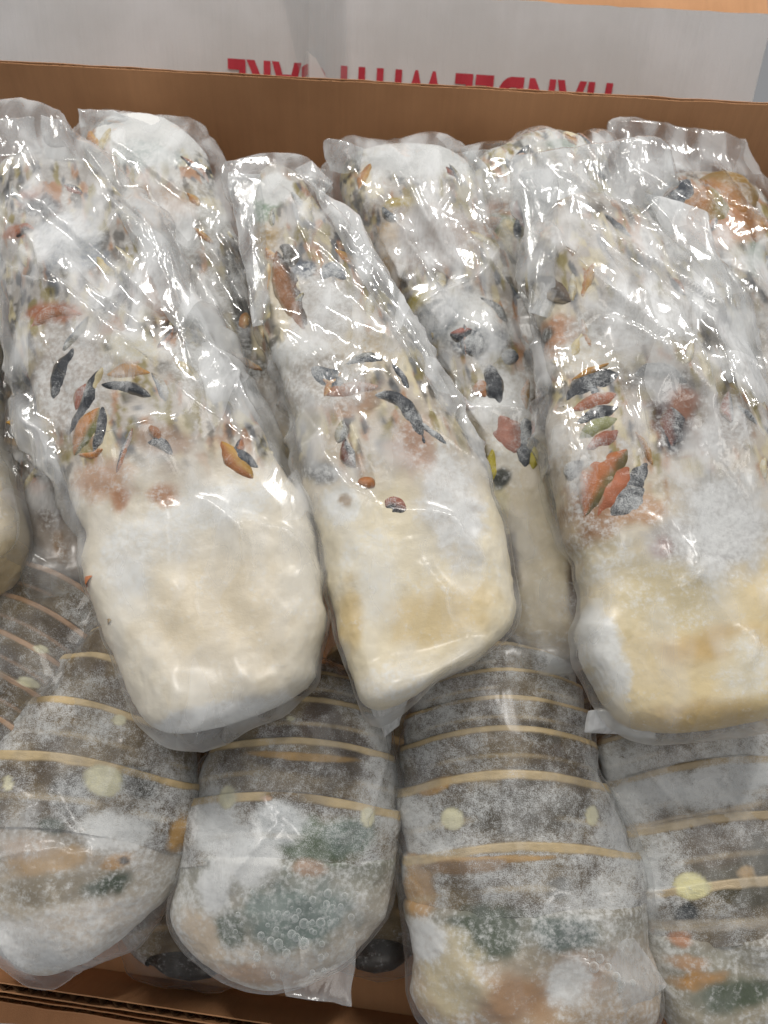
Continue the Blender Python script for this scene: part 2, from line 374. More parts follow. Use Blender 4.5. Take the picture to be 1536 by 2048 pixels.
def loft(rows, nr, ntop, nbot, cap0, cap1, ex=2.5, ragged=0.0, seed=0):
    """rows: La Lb Ra Rb hmid up down -> verts (nr,nc,3), t, phi"""
    t, d, S = catmull(rows, nr)
    L, Rr, hm, up, dn = S[:, :2], S[:, 2:4], S[:, 4], S[:, 5], S[:, 6]
    c = (L + Rr) / 2; wv = (Rr - L) / 2
    length = np.r_[0, np.cumsum(np.linalg.norm(np.diff(c, axis=0), axis=1))]; tot = length[-1]
    def cap(x, r, p=2.3): 
        if r <= 0: return np.ones_like(x)
        return (1 - (1 - np.clip(x / r, 0, 1)) ** p) ** (1 / p)
    k = cap(length, cap0) * cap(tot - length, cap1)
    k = np.maximum(k, 0.004)
    phi = np.r_[np.linspace(0, math.pi, ntop, endpoint=False), np.linspace(math.pi, 2 * math.pi, nbot, endpoint=False)]
    E = np.interp(t, (0, 0.3, 0.55, 1), ex if isinstance(ex, tuple) else (ex,) * 4)[:, None]
    cx = np.sign(np.cos(phi))[None] * np.abs(np.cos(phi))[None] ** (2 / E); sy = np.sign(np.sin(phi))[None] * np.abs(np.sin(phi))[None] ** (2 / E)
    V = np.zeros((nr, len(phi), 3))
    z_ = np.zeros(nr); fl = 1 + ragged * fbm(np.c_[c[:, 1] * 42, z_, z_ + 3], 3, seed); frr = 1 + ragged * fbm(np.c_[c[:, 1] * 42, z_, z_ + 9], 3, seed + 1)
    cx = cx * np.where(cx > 0, frr[:, None], fl[:, None])
    V[..., :2] = c[:, None] + wv[:, None] * (k[:, None] * cx)[..., None]
    kk = np.maximum(cap(length, cap0 * 1.7) * cap(tot - length, cap1 * 1.3), 0.004) if cap0 > 0.015 else k ** 0.8
    V[..., 2] = hm[:, None] + np.where(sy >= 0, up[:, None], dn[:, None]) * sy * kk[:, None]
    return V, t, phi, length
def normals_of(V, F):
    n = np.zeros_like(V); a, b, c, d = (V[F[:, i]] for i in range(4))
    fn = np.cross(c - a, d - b)
    for i in range(4): np.add.at(n, F[:, i], fn)
    return n / np.maximum(np.linalg.norm(n, axis=1, keepdims=True), 1e-12)

def segdist(p, poly):
    """distance of points p (N,2) to a polyline, and 0..1 position along it"""
    best = np.full(len(p), 1e9); pos = np.zeros(len(p)); sgn = np.ones(len(p)); poly = np.asarray(poly, float)
    ls = np.linalg.norm(np.diff(poly, axis=0), axis=1); cum = np.r_[0, np.cumsum(ls)]
    for i in range(len(ls)):
        a, b = poly[i], poly[i + 1]; ab = b - a
        t = np.clip(((p - a) @ ab) / (ab @ ab), 0, 1); d = np.linalg.norm(p - a - t[:, None] * ab, axis=1)
        m = d < best; best[m] = d[m]; cr_ = ab[0] * (p[:, 1] - a[1]) - ab[1] * (p[:, 0] - a[0]); sgn[m] = np.sign(cr_[m]); pos[m] = (cum[i] + t[m] * ls[i]) / cum[-1]
    return best, pos, sgn

def crumple(ab, seed, amp=1.0, lean=0.0):
    """folds of a slack film: sharp-edged triangle waves in many directions, patchy"""
    rng = np.random.default_rng(seed); h = np.zeros(len(ab))
    P3 = np.c_[ab * 22, np.full(len(ab), seed * 3.1)]
    wx, wy = fbm(P3, 2, seed + 3), fbm(P3 + 40, 2, seed + 4)
    q = ab + 0.004 * np.c_[wx, wy]
    for k in range(5):
        lam = [0.075, 0.055, 0.042, 0.032, 0.022][k]; sl = [0.06, 0.085, 0.085, 0.08, 0.06][k]
        th = rng.uniform(0, math.pi) if k == 2 else lean + rng.normal(0, 0.30)
        x = (q[:, 0] * math.cos(th) + q[:, 1] * math.sin(th)) / lam + rng.uniform()
        x = x + 0.12 * vnoise(np.c_[ab / lam * 0.4, np.full(len(ab), k * 7.7 + seed)], seed + k)
        tri = np.abs(x - np.floor(x) - 0.5) * 2
        mask = sstep(-0.15, 0.5, vnoise(np.c_[ab / lam * 0.30, np.full(len(ab), k * 3.7 + seed)], seed + 50 + k))
        h += tri ** 1.15 * lam * sl * mask
    return h * amp

FRAMES = {
  'T': ((0.131, CZ - 0.325), (0.410, CZ - 0.222)),
  'B': ((0.190, CZ - 0.357), (0.470, CZ - 0.245)),
  'D': ((0.050, CZ - 0.412), (0.140, CZ - 0.374)),
  'U': ((0.050, CZ - 0.478), (0.300, CZ - 0.440)),
}
SEED = [0]
def paint(f, ab, pig, fr, blobs, hd):
    for bl in sorted(blobs, key=lambda q_: -1 if (q_[7] if len(q_) > 7 else 0.5) > 0.3 else 1):
        u, v, ru, rv, ang, c, frost = bl[:7]; soft = bl[7] if len(bl) > 7 else 0.5
        c0 = np.array(f.loc(u, v, hd)); ca = math.cos(R(ang)); sa = math.sin(R(ang))
        ex_ = np.array(f.loc(u + ru * ca, v + ru * sa, hd)) - c0; ey_ = np.array(f.loc(u - rv * sa, v + rv * ca, hd)) - c0
        q = (ab - c0) @ np.linalg.inv(np.array([ex_, ey_]))
        rad = np.linalg.norm(q, axis=1)
        rad = rad + 0.28 * soft * 2 * fbm(np.c_[ab * 160, np.full(len(ab), u * 0.01)], 3, 9)
        wgt = 1 - sstep(1 - soft * 0.6, 1 + soft * 0.6, rad)
        if c is not None: pig += (lin(c) - pig) * wgt[:, None]
        if frost is not None: fr += (frost - fr) * wgt
    return pig, fr

def tail(label, plane, st, blobs=(), leaves=(), spines=(), bag=None, segs=None, zones=None, frost0=0.35, cap=(0.022, 0.02),
         group='bagged lobster tails', tilt=0, name='bagged_lobster_tail', up=(0.024, 0.02, 0.008), res=1.0, lump=1.0, streak=1.0, fins=5, sweep=0.05, bandc='b79a6c'):
    """st: [(uL,vL,uR,vR)] from the meat end to the far end, in photograph pixels on the tail's own plane"""
    SEED[0] += 7; seed = SEED[0]
    cu = sum(s[0] + s[2] for s in st) / len(st) / 2; cv = sum(s[1] + s[3] for s in st) / len(st) / 2
    f = Frame(*FRAMES[plane], tilt, (cu, cv))
    root = empty(name, label, 'lobster tail', group); root.matrix_world = f.matrix()
    k = len(st); rows = []
    for i, s in enumerate(st):
        x = i / (k - 1)
        uu = np.interp(x, (0, 0.5, 1), up)
        rows.append([*f.loc(s[0], s[1]), *f.loc(s[2], s[3]), 0.0, uu, uu * 1.05])
    rows = np.array(rows)
    nr, nt, nb = int(230 * res), int(110 * res), int(34 * res)
    V, t, phi, ln = loft(rows, nr, nt, nb, *cap, ex=(2.3, 2.2, 2.1, 2.1) if segs else (3.6, 3.3, 2.6, 2.3), ragged=0.05 if segs else 0.09, seed=seed)
    nc = len(phi); F = grid_faces(nr, nc, True)
    P = V.reshape(-1, 3).copy(); No = normals_of(P, F)
    if No[nt // 2 + nc * (nr // 2), 2] < 0: F = F[:, ::-1].copy(); No = -No
    tt = np.repeat(t, nc); 
    q = P * np.array([1, 1, 1.0])
    disp = (0.0035 if segs else 0.0022) * fbm(q * 28, 2, seed) + 0.0007 * fbm(q * 110, 2, seed + 1) + 0.0003 * fbm(q * 420, 2, seed + 2)
    under = sstep(segs[0] - 0.02, segs[0] + 0.02, tt) if segs else 0.0      # meat lies inside the armour
    disp += (0.60 * crumple(P[:, :2], seed + 40, 1.0, 0.9) - 0.0015) * (1 - under) - 0.0030 * under
    edge = sstep(0, 0.03, tt) * sstep(0, 0.03, 1 - tt)
    P = P + No * (disp * lump * edge)[:, None]
    ab = P[:, :2]; hd = up[0] * 0.85
    zs = zones or [(0, 'cfc3ad'), (0.36, 'cdc0a8'), (0.42, 'b9b0a4'), (1.0, 'b4aca2')]
    zt = np.array([z[0] for z in zs]); zc = np.array([lin(z[1]) for z in zs])
    tj = tt + 0.03 * fbm(P * 60, 2, seed + 5)
    pig = np.stack([np.interp(tj, zt, zc[:, i]) for i in range(3)], 1)
    fr = np.clip(frost0 + 0.22 * fbm(P * 45, 3, seed + 8) - (0.0 if segs else 0.12 * (1 - sstep(0.28, 0.38, tj))), 0, 1)
    if not segs:
        belly = sstep(0.34, 0.43, tj) * (1 - sstep(0.93, 1.0, tt)) * streak
        ca_, sa_ = math.cos(-0.25), math.sin(-0.25); qa, qb = P[:, 0] * ca_ - P[:, 1] * sa_, P[:, 0] * sa_ + P[:, 1] * ca_
        S1 = np.c_[qa * 230, qb * 70, P[:, 2] * 60]; cosr = np.abs(np.tile(np.cos(phi), nr))
        for sd, lo, hi, cc, wt in ((1, 0.16, 0.40, 'ab7a52', 0.85), (3, 0.18, 0.42, 'd8ccaa', 0.85), (2, 0.24, 0.44, '4a525c', 0.8), (4, 0.28, 0.46, '8a7c3c', 0.85), (5, 0.34, 0.48, '3a3630', 0.7)):
            mk = sstep(lo, hi, fbm(S1 + sd * 31.7, 2, seed + 20 + sd)) * belly * wt
            pig += (lin(cc) - pig) * mk[:, None]; fr -= 0.30 * mk
        rim = sstep(0.66, 0.88, cosr) * belly
        mk = rim * sstep(0.0, 0.25, fbm(P * 210, 2, seed + 41)) * 0.85; pig += (lin('3b382e') - pig) * mk[:, None]; fr -= 0.12 * mk
        mk = rim * sstep(0.1, 0.3, fbm(P * 150, 2, seed + 43)) * 0.8; pig += (lin('cbbd92') - pig) * mk[:, None]; fr -= 0.12 * mk
        fr = np.clip(fr, 0, 1)
    pig, fr = paint(f, ab, pig, fr, blobs, hd)
    body = mesh_obj('tail_meat', P, F, M['meat'], root, {'pigment': pig, 'frost': fr})
    tops = [(P, F)]
    # --- armour: one ring per segment, each rear rim standing proud over the next
    if segs:
        for i in range(len(segs) - 1):
            a0, a1 = segs[i], segs[i + 1]; n2 = max(14, int((a1 - a0) * nr * 1.5))
            ts = np.linspace(a0 - 0.012, a1, n2); x = (ts - ts[0]) / (ts[-1] - ts[0])
            ph = np.linspace(-0.16 * math.pi, 1.16 * math.pi, nt + 14)
            tg = np.clip(ts[:, None] - sweep * np.cos(ph)[None] ** 2, 0, 1)
            pick = np.interp(tg, t, np.arange(nr)); i0 = np.clip(pick.astype(int), 0, nr - 2); fx = (pick - i0)[..., None]
            pk2 = np.interp(np.mod(ph, 2 * math.pi), np.r_[phi, 2 * math.pi], np.arange(nc + 1)); j0 = pk2.astype(int) % nc; fj = (pk2 - np.floor(pk2))[None, :, None]; j1 = (j0 + 1) % nc
            J0, J1 = np.broadcast_to(j0, i0.shape), np.broadcast_to(j1, i0.shape)
            Vp = (V[i0, J0] * (1 - fj) + V[i0, J1] * fj) * (1 - fx) + (V[i0 + 1, J0] * (1 - fj) + V[i0 + 1, J1] * fj) * fx
            off = 0.0004 + 0.0026 * sstep(0, 0.85, x) - 0.0026 * sstep(0.97, 1.0, x)
            Q = Vp.reshape(-1, 3); G = grid_faces(n2, len(ph), False); nn = normals_of(Q, G)
            if nn[len(ph) * (n2 // 2) + len(ph) // 2, 2] < 0: G = G[:, ::-1].copy(); nn = -nn
            xx = np.repeat(x, len(ph)); tq = np.repeat(ts, len(ph))
            edge = sstep(0, 0.03, tq) * sstep(0, 0.03, 1 - tq)
            dq = 0.0035 * fbm(Q * 28, 2, seed) + 0.0007 * fbm(Q * 120, 2, seed + 4) + 0.0003 * fbm(Q * 600, 2, seed + 6)
            Q = Q + nn * (np.repeat(off, len(ph)) + dq * edge)[:, None]
            br = lin('4c3c27') + (lin('7d6b4a') - lin('4c3c27')) * sstep(-.5, .6, fbm(Q * 70, 3, seed + 3 + i))[:, None]
            wb = sstep(0.83, 0.88, xx + 0.03 * fbm(Q * 90, 2, seed)) * (1 - sstep(0.965, 0.985, xx))
            wb2 = 0.55 * sstep(0.30, 0.36, xx) * (1 - sstep(0.38, 0.44, xx)) * sstep(-0.3, 0.2, fbm(Q * 40, 2, seed + 77))
            wb = wb * sstep(-0.95, -0.25, fbm(Q * 30, 2, seed + 60 + i)); wb_ = np.maximum(wb, wb2)
            fq = np.clip(frost0 + 0.26 * np.abs(np.repeat(np.cos(ph)[None], n2, 0).ravel()) ** 2 + 0.50 * fbm(Q * 30, 3, seed + 8) - 0.26 * wb, 0, 1)
            big = [b_ for b_ in blobs if (b_[7] if len(b_) > 7 else 0.5) > 0.3]; pg, fq = paint(f, Q[:, :2], br.copy(), fq, big, hd)
            pg = pg + (lin(bandc) - pg) * wb_[:, None]; fq = np.clip(fq - 0.25 * wb, 0, 1)
            pg, fq = paint(f, Q[:, :2], pg, fq, [b_ for b_ in blobs if b_ not in big], hd)
            so = mesh_obj('shell_segment', Q, G, M['shell'], root, {'pigment': pg, 'frost': fq})
            tops.append((Q, G))
    bvhs = [BVHTree.FromPolygons(p.tolist(), g.tolist()) for p, g in tops]
    def height(a, b):
        hs_ = [h for bv in bvhs for h in [bv.ray_cast(Vector((a, b, 0.2)), Vector((0, 0, -1)))[0]] if h is not None]
        return max(h.z for h in hs_) if hs_ else None
    # --- swimmerets / fan blades: flat lens-shaped leaves lying on the belly
    clear_at = []; leaves = list(leaves)
    if not segs and fins:
        rg = random.Random(seed + 1); inv = lambda a, b: (a, b)
        for side in (-1, 1):
            for xs_ in np.linspace(0.42, 0.88, fins):
                r0 = min(nr - 8, int((xs_ + rg.uniform(-.03, .03)) * nr)); c_ = V[r0, :, :2].mean(0); hw_ = np.linalg.norm(V[r0, 0, :2] - V[r0, nt, :2]) / 2
                ex_ = (V[r0, 0, :2] - c_); ex_ /= np.linalg.norm(ex_); fw = V[r0 + 6, :, :2].mean(0) - c_; fw /= np.linalg.norm(fw)
                for q_ in range(rg.choice((1, 1, 2))):
                    p0 = c_ + ex_ * side * hw_ * rg.uniform(0.25, 0.72) + fw * rg.uniform(-.006, .006); dr_ = fw * rg.uniform(0.5, 1) + ex_ * side * rg.uniform(-0.7, 0.5); dr_ /= np.linalg.norm(dr_); l_ = rg.uniform(0.006, 0.012)
                    cc = rg.choice([('3a424c', '3a424c'), ('333b46', 'a8683a'), ('b07a44', 'c49a5c'), ('d6caa6', 'cbb98a'), ('4a525c', '8a8470'), ('9a5236', '30343a'), ('8c7c36', '3a3a30')])
                    leaves.append(([p0 - dr_ * l_, p0 + ex_ * rg.uniform(-.002, .002), p0 + dr_ * l_], rg.uniform(12, 24), *cc, rg.uniform(0.25, 0.5), 'swimmeret', rg.uniform(0.0004, 0.0012), True))
    for lf in leaves:
        pts, wd, cL, cR = lf[:4]; fro = lf[4] if len(lf) > 4 else 0.25; nm = lf[5] if len(lf) > 5 else 'swimmeret'; sink = lf[6] if len(lf) > 6 else 0.0005
        local = len(lf) > 7; loc = np.array(pts) if local else np.array([f.loc(u, v, hd) for u, v in pts]); n1 = 26
        if local: pts = [(768, 900)]
        if len(loc) == 2: loc = np.array([loc[0], (loc[0] + loc[1]) / 2, loc[1]])
        tl_, _, cl = catmull(loc, n1)
        wd = wd * (1.3 if local else 1.55); clear_at.append((loc[1], 0.5 * np.linalg.norm(loc[-1] - loc[0])))
        wl = (np.linalg.norm(np.array(f.loc(pts[0][0] + wd, pts[0][1], hd)) - np.array(f.loc(*pts[0], hd)))) / 2
        tan = np.gradient(cl, axis=0); tan /= np.linalg.norm(tan, axis=1, keepdims=True); perp = np.c_[tan[:, 1], -tan[:, 0]]
        prof = np.sin(math.pi * np.clip(tl_, 0.0, 1)) ** 0.72 * (1 + 0.15 * np.sin(2.5 * tl_ + pts[0][0])); prof = np.maximum(prof, 0.02)
        hc = []
        for p in cl:
            h = height(*p); hc.append(np.nan if h is None else h)
        hc = np.array(hc); ok = ~np.isnan(hc)
        if not ok.any(): continue
        hc = np.interp(tl_, tl_[ok], hc[ok]); hc = np.convolve(np.pad(hc, 3, 'edge'), np.ones(7) / 7, 'valid')
        nu = 18; ph = np.linspace(0, 2 * math.pi, nu, endpoint=False)
        Q = np.zeros((n1, nu, 3))
        Q[..., :2] = cl[:, None] + perp[:, None] * (wl * prof[:, None] * np.cos(ph)[None])[..., None]
        Q[..., 2] = (hc - sink)[:, None] + np.sin(ph)[None] * (0.0019 * prof ** 0.5)[:, None] - 0.18 * wl * (np.cos(ph)[None] ** 2) * prof[:, None]
        Q = Q.reshape(-1, 3); cs = np.repeat(np.cos(ph)[None], n1, 0).ravel()
        Q[:, 2] += 0.0010 * fbm(Q * 160, 2, seed + int(pts[0][0])); Q[:, :2] += 0.0009 * np.c_[fbm(Q * 130, 2, seed + 5), fbm(Q * 130 + 7, 2, seed + 6)]
        wm = sstep(-0.25, 0.25, cs + 0.35 * fbm(Q * 170, 3, seed + 2))[:, None]
        pg = lin(cL) * (1 - wm) + lin(cR) * wm
        rimw = (0.75 * sstep(0.70, 1.0, np.abs(cs) + 0.3 * fbm(Q * 240, 2, seed + 3)))[:, None]; pg = pg * (1 - rimw) + lin('b3a58e') * rimw
        fq = np.clip(fro + 0.02 + 0.35 * fbm(Q * 120, 2, seed), 0, 1)
        mesh_obj(nm, Q, grid_faces(n1, nu, True), M['shell'], root, {'pigment': pg, 'frost': fq})
    def spine_at(a0, ax, wl, c, lift):
        l = np.linalg.norm(ax); pe = np.array([ax[1], -ax[0]]) / l; hb = height(*a0); hb = 0.002 if hb is None else hb - 0.0015
        Q = []; n1 = 6
        for j in range(n1):
            x = j / (n1 - 1); r_ = wl * (1 - x) ** 0.8 + 0.00015
            for p in np.linspace(0, 2 * math.pi, 8, endpoint=False):
                ct = a0 + ax * x + pe * r_ * math.cos(p); Q.append((ct[0], ct[1], hb + lift * l * x * (0.5 - x) + 0.6 * r_ * math.sin(p)))
        Q = np.array(Q); tipw = sstep(0.55, 0.9, np.repeat(np.arange(n1) / (n1 - 1), 8))[:, None]
        mesh_obj('spine', Q, grid_faces(n1, 8, True), M['shell'], root, {'pigment': lin(c) * (1 - tipw) + lin('4a3a22') * tipw, 'frost': np.full(len(Q), 0.22)})
    if not segs and streak > 0.5:
        rg = random.Random(seed)
        for side in (0, 1):
            for xs_ in np.linspace(0.40, 0.86, 7):
                r0 = min(nr - 6, int((xs_ + rg.uniform(-.02, .02)) * nr)); e = V[r0, 0 if side == 0 else nt, :2]; c_ = V[r0, :, :2].mean(0)
                out_ = (e - c_) / np.linalg.norm(e - c_); fw = (V[r0 + 4, :, :2].mean(0) - c_); fw /= np.linalg.norm(fw)
                spine_at(e - out_ * rg.uniform(0.003, 0.006), (out_ * rg.uniform(.15, .5) - fw * rg.uniform(-0.4, 1)) * rg.uniform(0.004, 0.008), rg.uniform(0.0011, 0.002), rg.choice(['cdbf95', 'd8cda8', 'b7a36a', 'a8854c']), 0.5)
    for (u, v, du, dv, wd, c) in spines:
        a0 = np.array(f.loc(u, v, 0.006)); a1 = np.array(f.loc(u + du, v + dv, 0.006)); ax = a1 - a0; l = np.linalg.norm(ax); pe = np.array([ax[1], -ax[0]]) / l
        wl = wd / FPX * 0.34 / 2; hb = height(*a0); hb = 0.004 if hb is None else hb - 0.002
        Q = []; n1 = 6
        for j in range(n1):
            x = j / (n1 - 1); r_ = wl * (1 - x) ** 0.8 + 0.00015
            for p in np.linspace(0, 2 * math.pi, 8, endpoint=False):
                ct = a0 + ax * x + pe * r_ * math.cos(p); Q.append((ct[0], ct[1], hb + 0.5 * l * x * (0.4 - x) + r_ * math.sin(p)))
        Q = np.array(Q); mesh_obj('spine', Q, grid_faces(n1, 8, True), M['shell'], root, {'pigment': np.tile(lin(c), (len(Q), 1)), 'frost': np.full(len(Q), 0.15)})
    if bag is not None: make_bag(f, root, rows, seed, res, clear_at=clear_at, **bag)
    return root, f

def make_bag(f, root, rows, seed, res, pre=(), post=(), grow=1.03, clear=0.0018, amp=1.0, lean=0.0, creases=(), haze=(), mat='film', skip=(0, 0), corners=(), tight=0.3, slack=1.05, cap=(0.012, 0.004), drops=(), clear_at=(), matte=1.0, rag=1.0, ex=(3.4, 3.1, 2.5, 2.3)):
    rr = [list(r) for r in rows]
    rr = rr[skip[0]:len(rr) - skip[1]]
    out = []
    for (s, th, hm) in pre: out.append([*f.loc(s[0], s[1]), *f.loc(s[2], s[3]), hm, th, th])
    for ir, r in enumerate(rr):
        xr = ir / max(1, len(rr) - 1); gx = np.interp(xr, (0, 0.25, 0.6, 1), (1, 1, slack, slack)); 
        c = np.array([(r[0] + r[2]) / 2, (r[1] + r[3]) / 2]); Lw = c + (np.array(r[:2]) - c) * grow * gx; Rw = c + (np.array(r[2:4]) - c) * grow * gx
        out.append([*Lw, *Rw, r[4], r[5] + clear + 0.035 * (gx - 1), r[6] + clear])
    for (s, th, hm) in post: out.append([*f.loc(s[0], s[1]), *f.loc(s[2], s[3]), hm, th, th])
    nr, nt, nb = int(300 * res), int(150 * res), int(34 * res)
    V, t, phi, ln = loft(np.array(out), nr, nt, nb, *cap, ex=ex, ragged=0.05 if rag < 0.5 else 0.09, seed=seed)
    F = grid_faces(nr, len(phi), True); P = V.reshape(-1, 3); No = normals_of(P, F)
    if No[nt // 2 + len(phi) * (nr // 2), 2] < 0: F = F[:, ::-1].copy(); No = -No
    tt = np.repeat(t, len(phi)); ab = P[:, :2].copy()
    loose = tight + (1 - tight) * sstep(0.22, 0.5, tt) if tight < 1 else np.ones_like(tt)
    d = crumple(ab, seed + 11, amp, lean) * loose
    d += 0.0035 * fbm(P * 28, 2, seed) * 0.7 + 0.50 * crumple(ab, seed + 40, 1.0, 0.9) - 0.0003
    d -= 0.0008
    d += 0.005 * (0.55 - np.abs(vnoise(np.c_[P[:, :2] * 55, P[:, 2:] * 20], seed + 71)) * 1.6) * (1 - sstep(0.15, 0.6, np.abs(No[:, 2]))) * sstep(0.2, 0.45, tt) * rag
    hz = 0.10 * sstep(0.1, 0.6, fbm(P * 40, 2, seed + 31))
    rg = random.Random(seed + 5); auto = []
    if mat == 'film':
        for q_ in range(7):
            r0 = rg.randint(int(nr * 0.30), int(nr * 0.78)); r1 = min(nr - 8, r0 + rg.randint(int(nr * 0.10), int(nr * 0.28))); j0_ = rg.randint(int(nt * 0.1), int(nt * 0.75)); j1_ = min(nt - 6, j0_ + rg.randint(0, int(nt * 0.3)))
            p0, p1 = V[r0, j0_, :2], V[r1, j1_, :2]; auto.append((np.array([p0, (p0 + p1) / 2 + 0.002 * rg.uniform(-1, 1), p1]), rg.uniform(0.0018, 0.0038), rg.uniform(0.002, 0.004)))
    for cr in list(creases) + auto:
        pts, hgt, wdt = cr[:3]
        poly = pts if isinstance(pts, np.ndarray) else np.array([f.loc(u, v, rows[0][5]) for u, v in pts]); _, _, poly = catmull(poly, 24) if len(poly) > 2 else (0, 0, poly)
        poly = poly + 0.0012 * np.c_[vnoise(np.c_[poly * 150, poly[:, :1] * 0], seed), vnoise(np.c_[poly * 150, poly[:, :1] * 0 + 9], seed)]
        dist, pos, sg = segdist(ab, poly)
        prof = np.exp(-np.where(sg > 0, dist / (wdt * 0.45), dist / (wdt * 2.6))) * np.sin(math.pi * np.clip(pos, 0.02, 0.98)) ** 0.5
        d += 1.5 * hgt * prof * (No[:, 2] > 0.05); hz += 0.18 * prof
    for (u, v, ru, rv, val) in haze:
        c0 = np.array(f.loc(u, v, rows[0][5])); e1 = np.linalg.norm(np.array(f.loc(u + ru, v, rows[0][5])) - c0); e2 = np.linalg.norm(np.array(f.loc(u, v + rv, rows[0][5])) - c0)
        q = (ab - c0) / np.array([e1, e2]); rad = np.linalg.norm(q, axis=1) + 0.35 * fbm(np.c_[ab * 110, ab[:, :1] * 0], 3, seed)
        hz += val * (1 - sstep(0.4, 1.15, rad))
    P = P + No * d[:, None]
    for c_, r_ in clear_at: hz -= 0.34 * (1 - sstep(0.6, 1.6, np.linalg.norm(ab - c_, axis=1) / r_))
    hz = np.clip(hz, -0.35, 0.9); mtt = matte * (1 - sstep(0.16, 0.42, tt + 0.05 * fbm(P * 50, 2, seed)))
    if mat == 'film_frost': mtt = np.maximum(mtt, 0.8 * sstep(0.2, 0.4, tt))
    b = mesh_obj('plastic_bag', P, F, M[mat], root, {'haze': hz, 'matte': mtt})
    surf = [(P, F)]
    for crn in corners:
        (quad, h0, puff, hval) = crn[:4]; cname = crn[4] if len(crn) > 4 else 'bag_corner'
        n = 44; g = np.linspace(0, 1, n); uu, vv = np.meshgrid(g, g)
        C = [np.array([*f.loc(u, v, h0 + dh), h0 + dh]) for (u, v, dh) in quad]
        Q = ((1-uu)*(1-vv))[..., None]*C[0] + (uu*(1-vv))[..., None]*C[1] + (uu*vv)[..., None]*C[2] + ((1-uu)*vv)[..., None]*C[3]
        Q = Q.reshape(-1, 3); ed = (np.minimum(np.minimum(uu, 1-uu), np.minimum(vv, 1-vv)).ravel() * 2)
        cr = crumple(Q[:, :2] * 1.6, seed + 3 + abs(int(quad[0][0])), 0.7, lean)
        Q[:, :2] += 0.0022 * np.c_[fbm(Q * 70, 2, seed), fbm(Q * 70 + 9, 2, seed)]
        top = Q.copy(); top[:, 2] += puff * np.sqrt(np.clip(ed, 0, 1)) + cr * np.clip(ed * 3, 0, 1)
        bot = Q.copy(); bot[:, 2] += -puff * 0.5 * np.sqrt(np.clip(ed, 0, 1)) - 0.0004
        G = grid_faces(n, n, False)
        surf.append((top, G))
        mesh_obj(cname, np.r_[top, bot], np.r_[G, G[:, ::-1] + n * n], M[mat], b, {'haze': np.full(2 * n * n, hval) + 0.15 * np.r_[1 - ed, 1 - ed] ** 6})
    if drops:
        bv = [BVHTree.FromPolygons(p.tolist(), g.tolist()) for p, g in surf]
        Vd, Fd = [], []; nu, nv = 12, 5
        for (u, v, r) in drops:
            a, c = f.loc(u, v, rows[0][5] + 0.006); hs_ = [x[0].z for x in (t_.ray_cast(Vector((a, c, 0.2)), Vector((0, 0, -1))) for t_ in bv) if x[0] is not None]
            if not hs_: continue
            r = 1.35 * r / FPX * 0.31; k0 = len(Vd)
            for j in range(nv):
                e = j / (nv - 1) * math.pi / 2
                for i in range(nu): Vd.append((a + r * math.cos(e) * math.cos(i * 2 * math.pi / nu), c + r * math.cos(e) * math.sin(i * 2 * math.pi / nu), max(hs_) + 0.75 * r * math.sin(e)))
            Fd += [tuple(int(q_) + k0 for q_ in q4) for q4 in grid_faces(nv, nu, True)]
        dr = mesh_obj('water_droplets', Vd, Fd, M['bead'], b); dr['kind'] = 'stuff'
    return b
#TAILS
NAVY, ORG, RUST, OLIVE, YEL, CREAM = '20262f', 'ab6c36', '964e30', '6a6a35', 'a8963a', 'd8cfba'

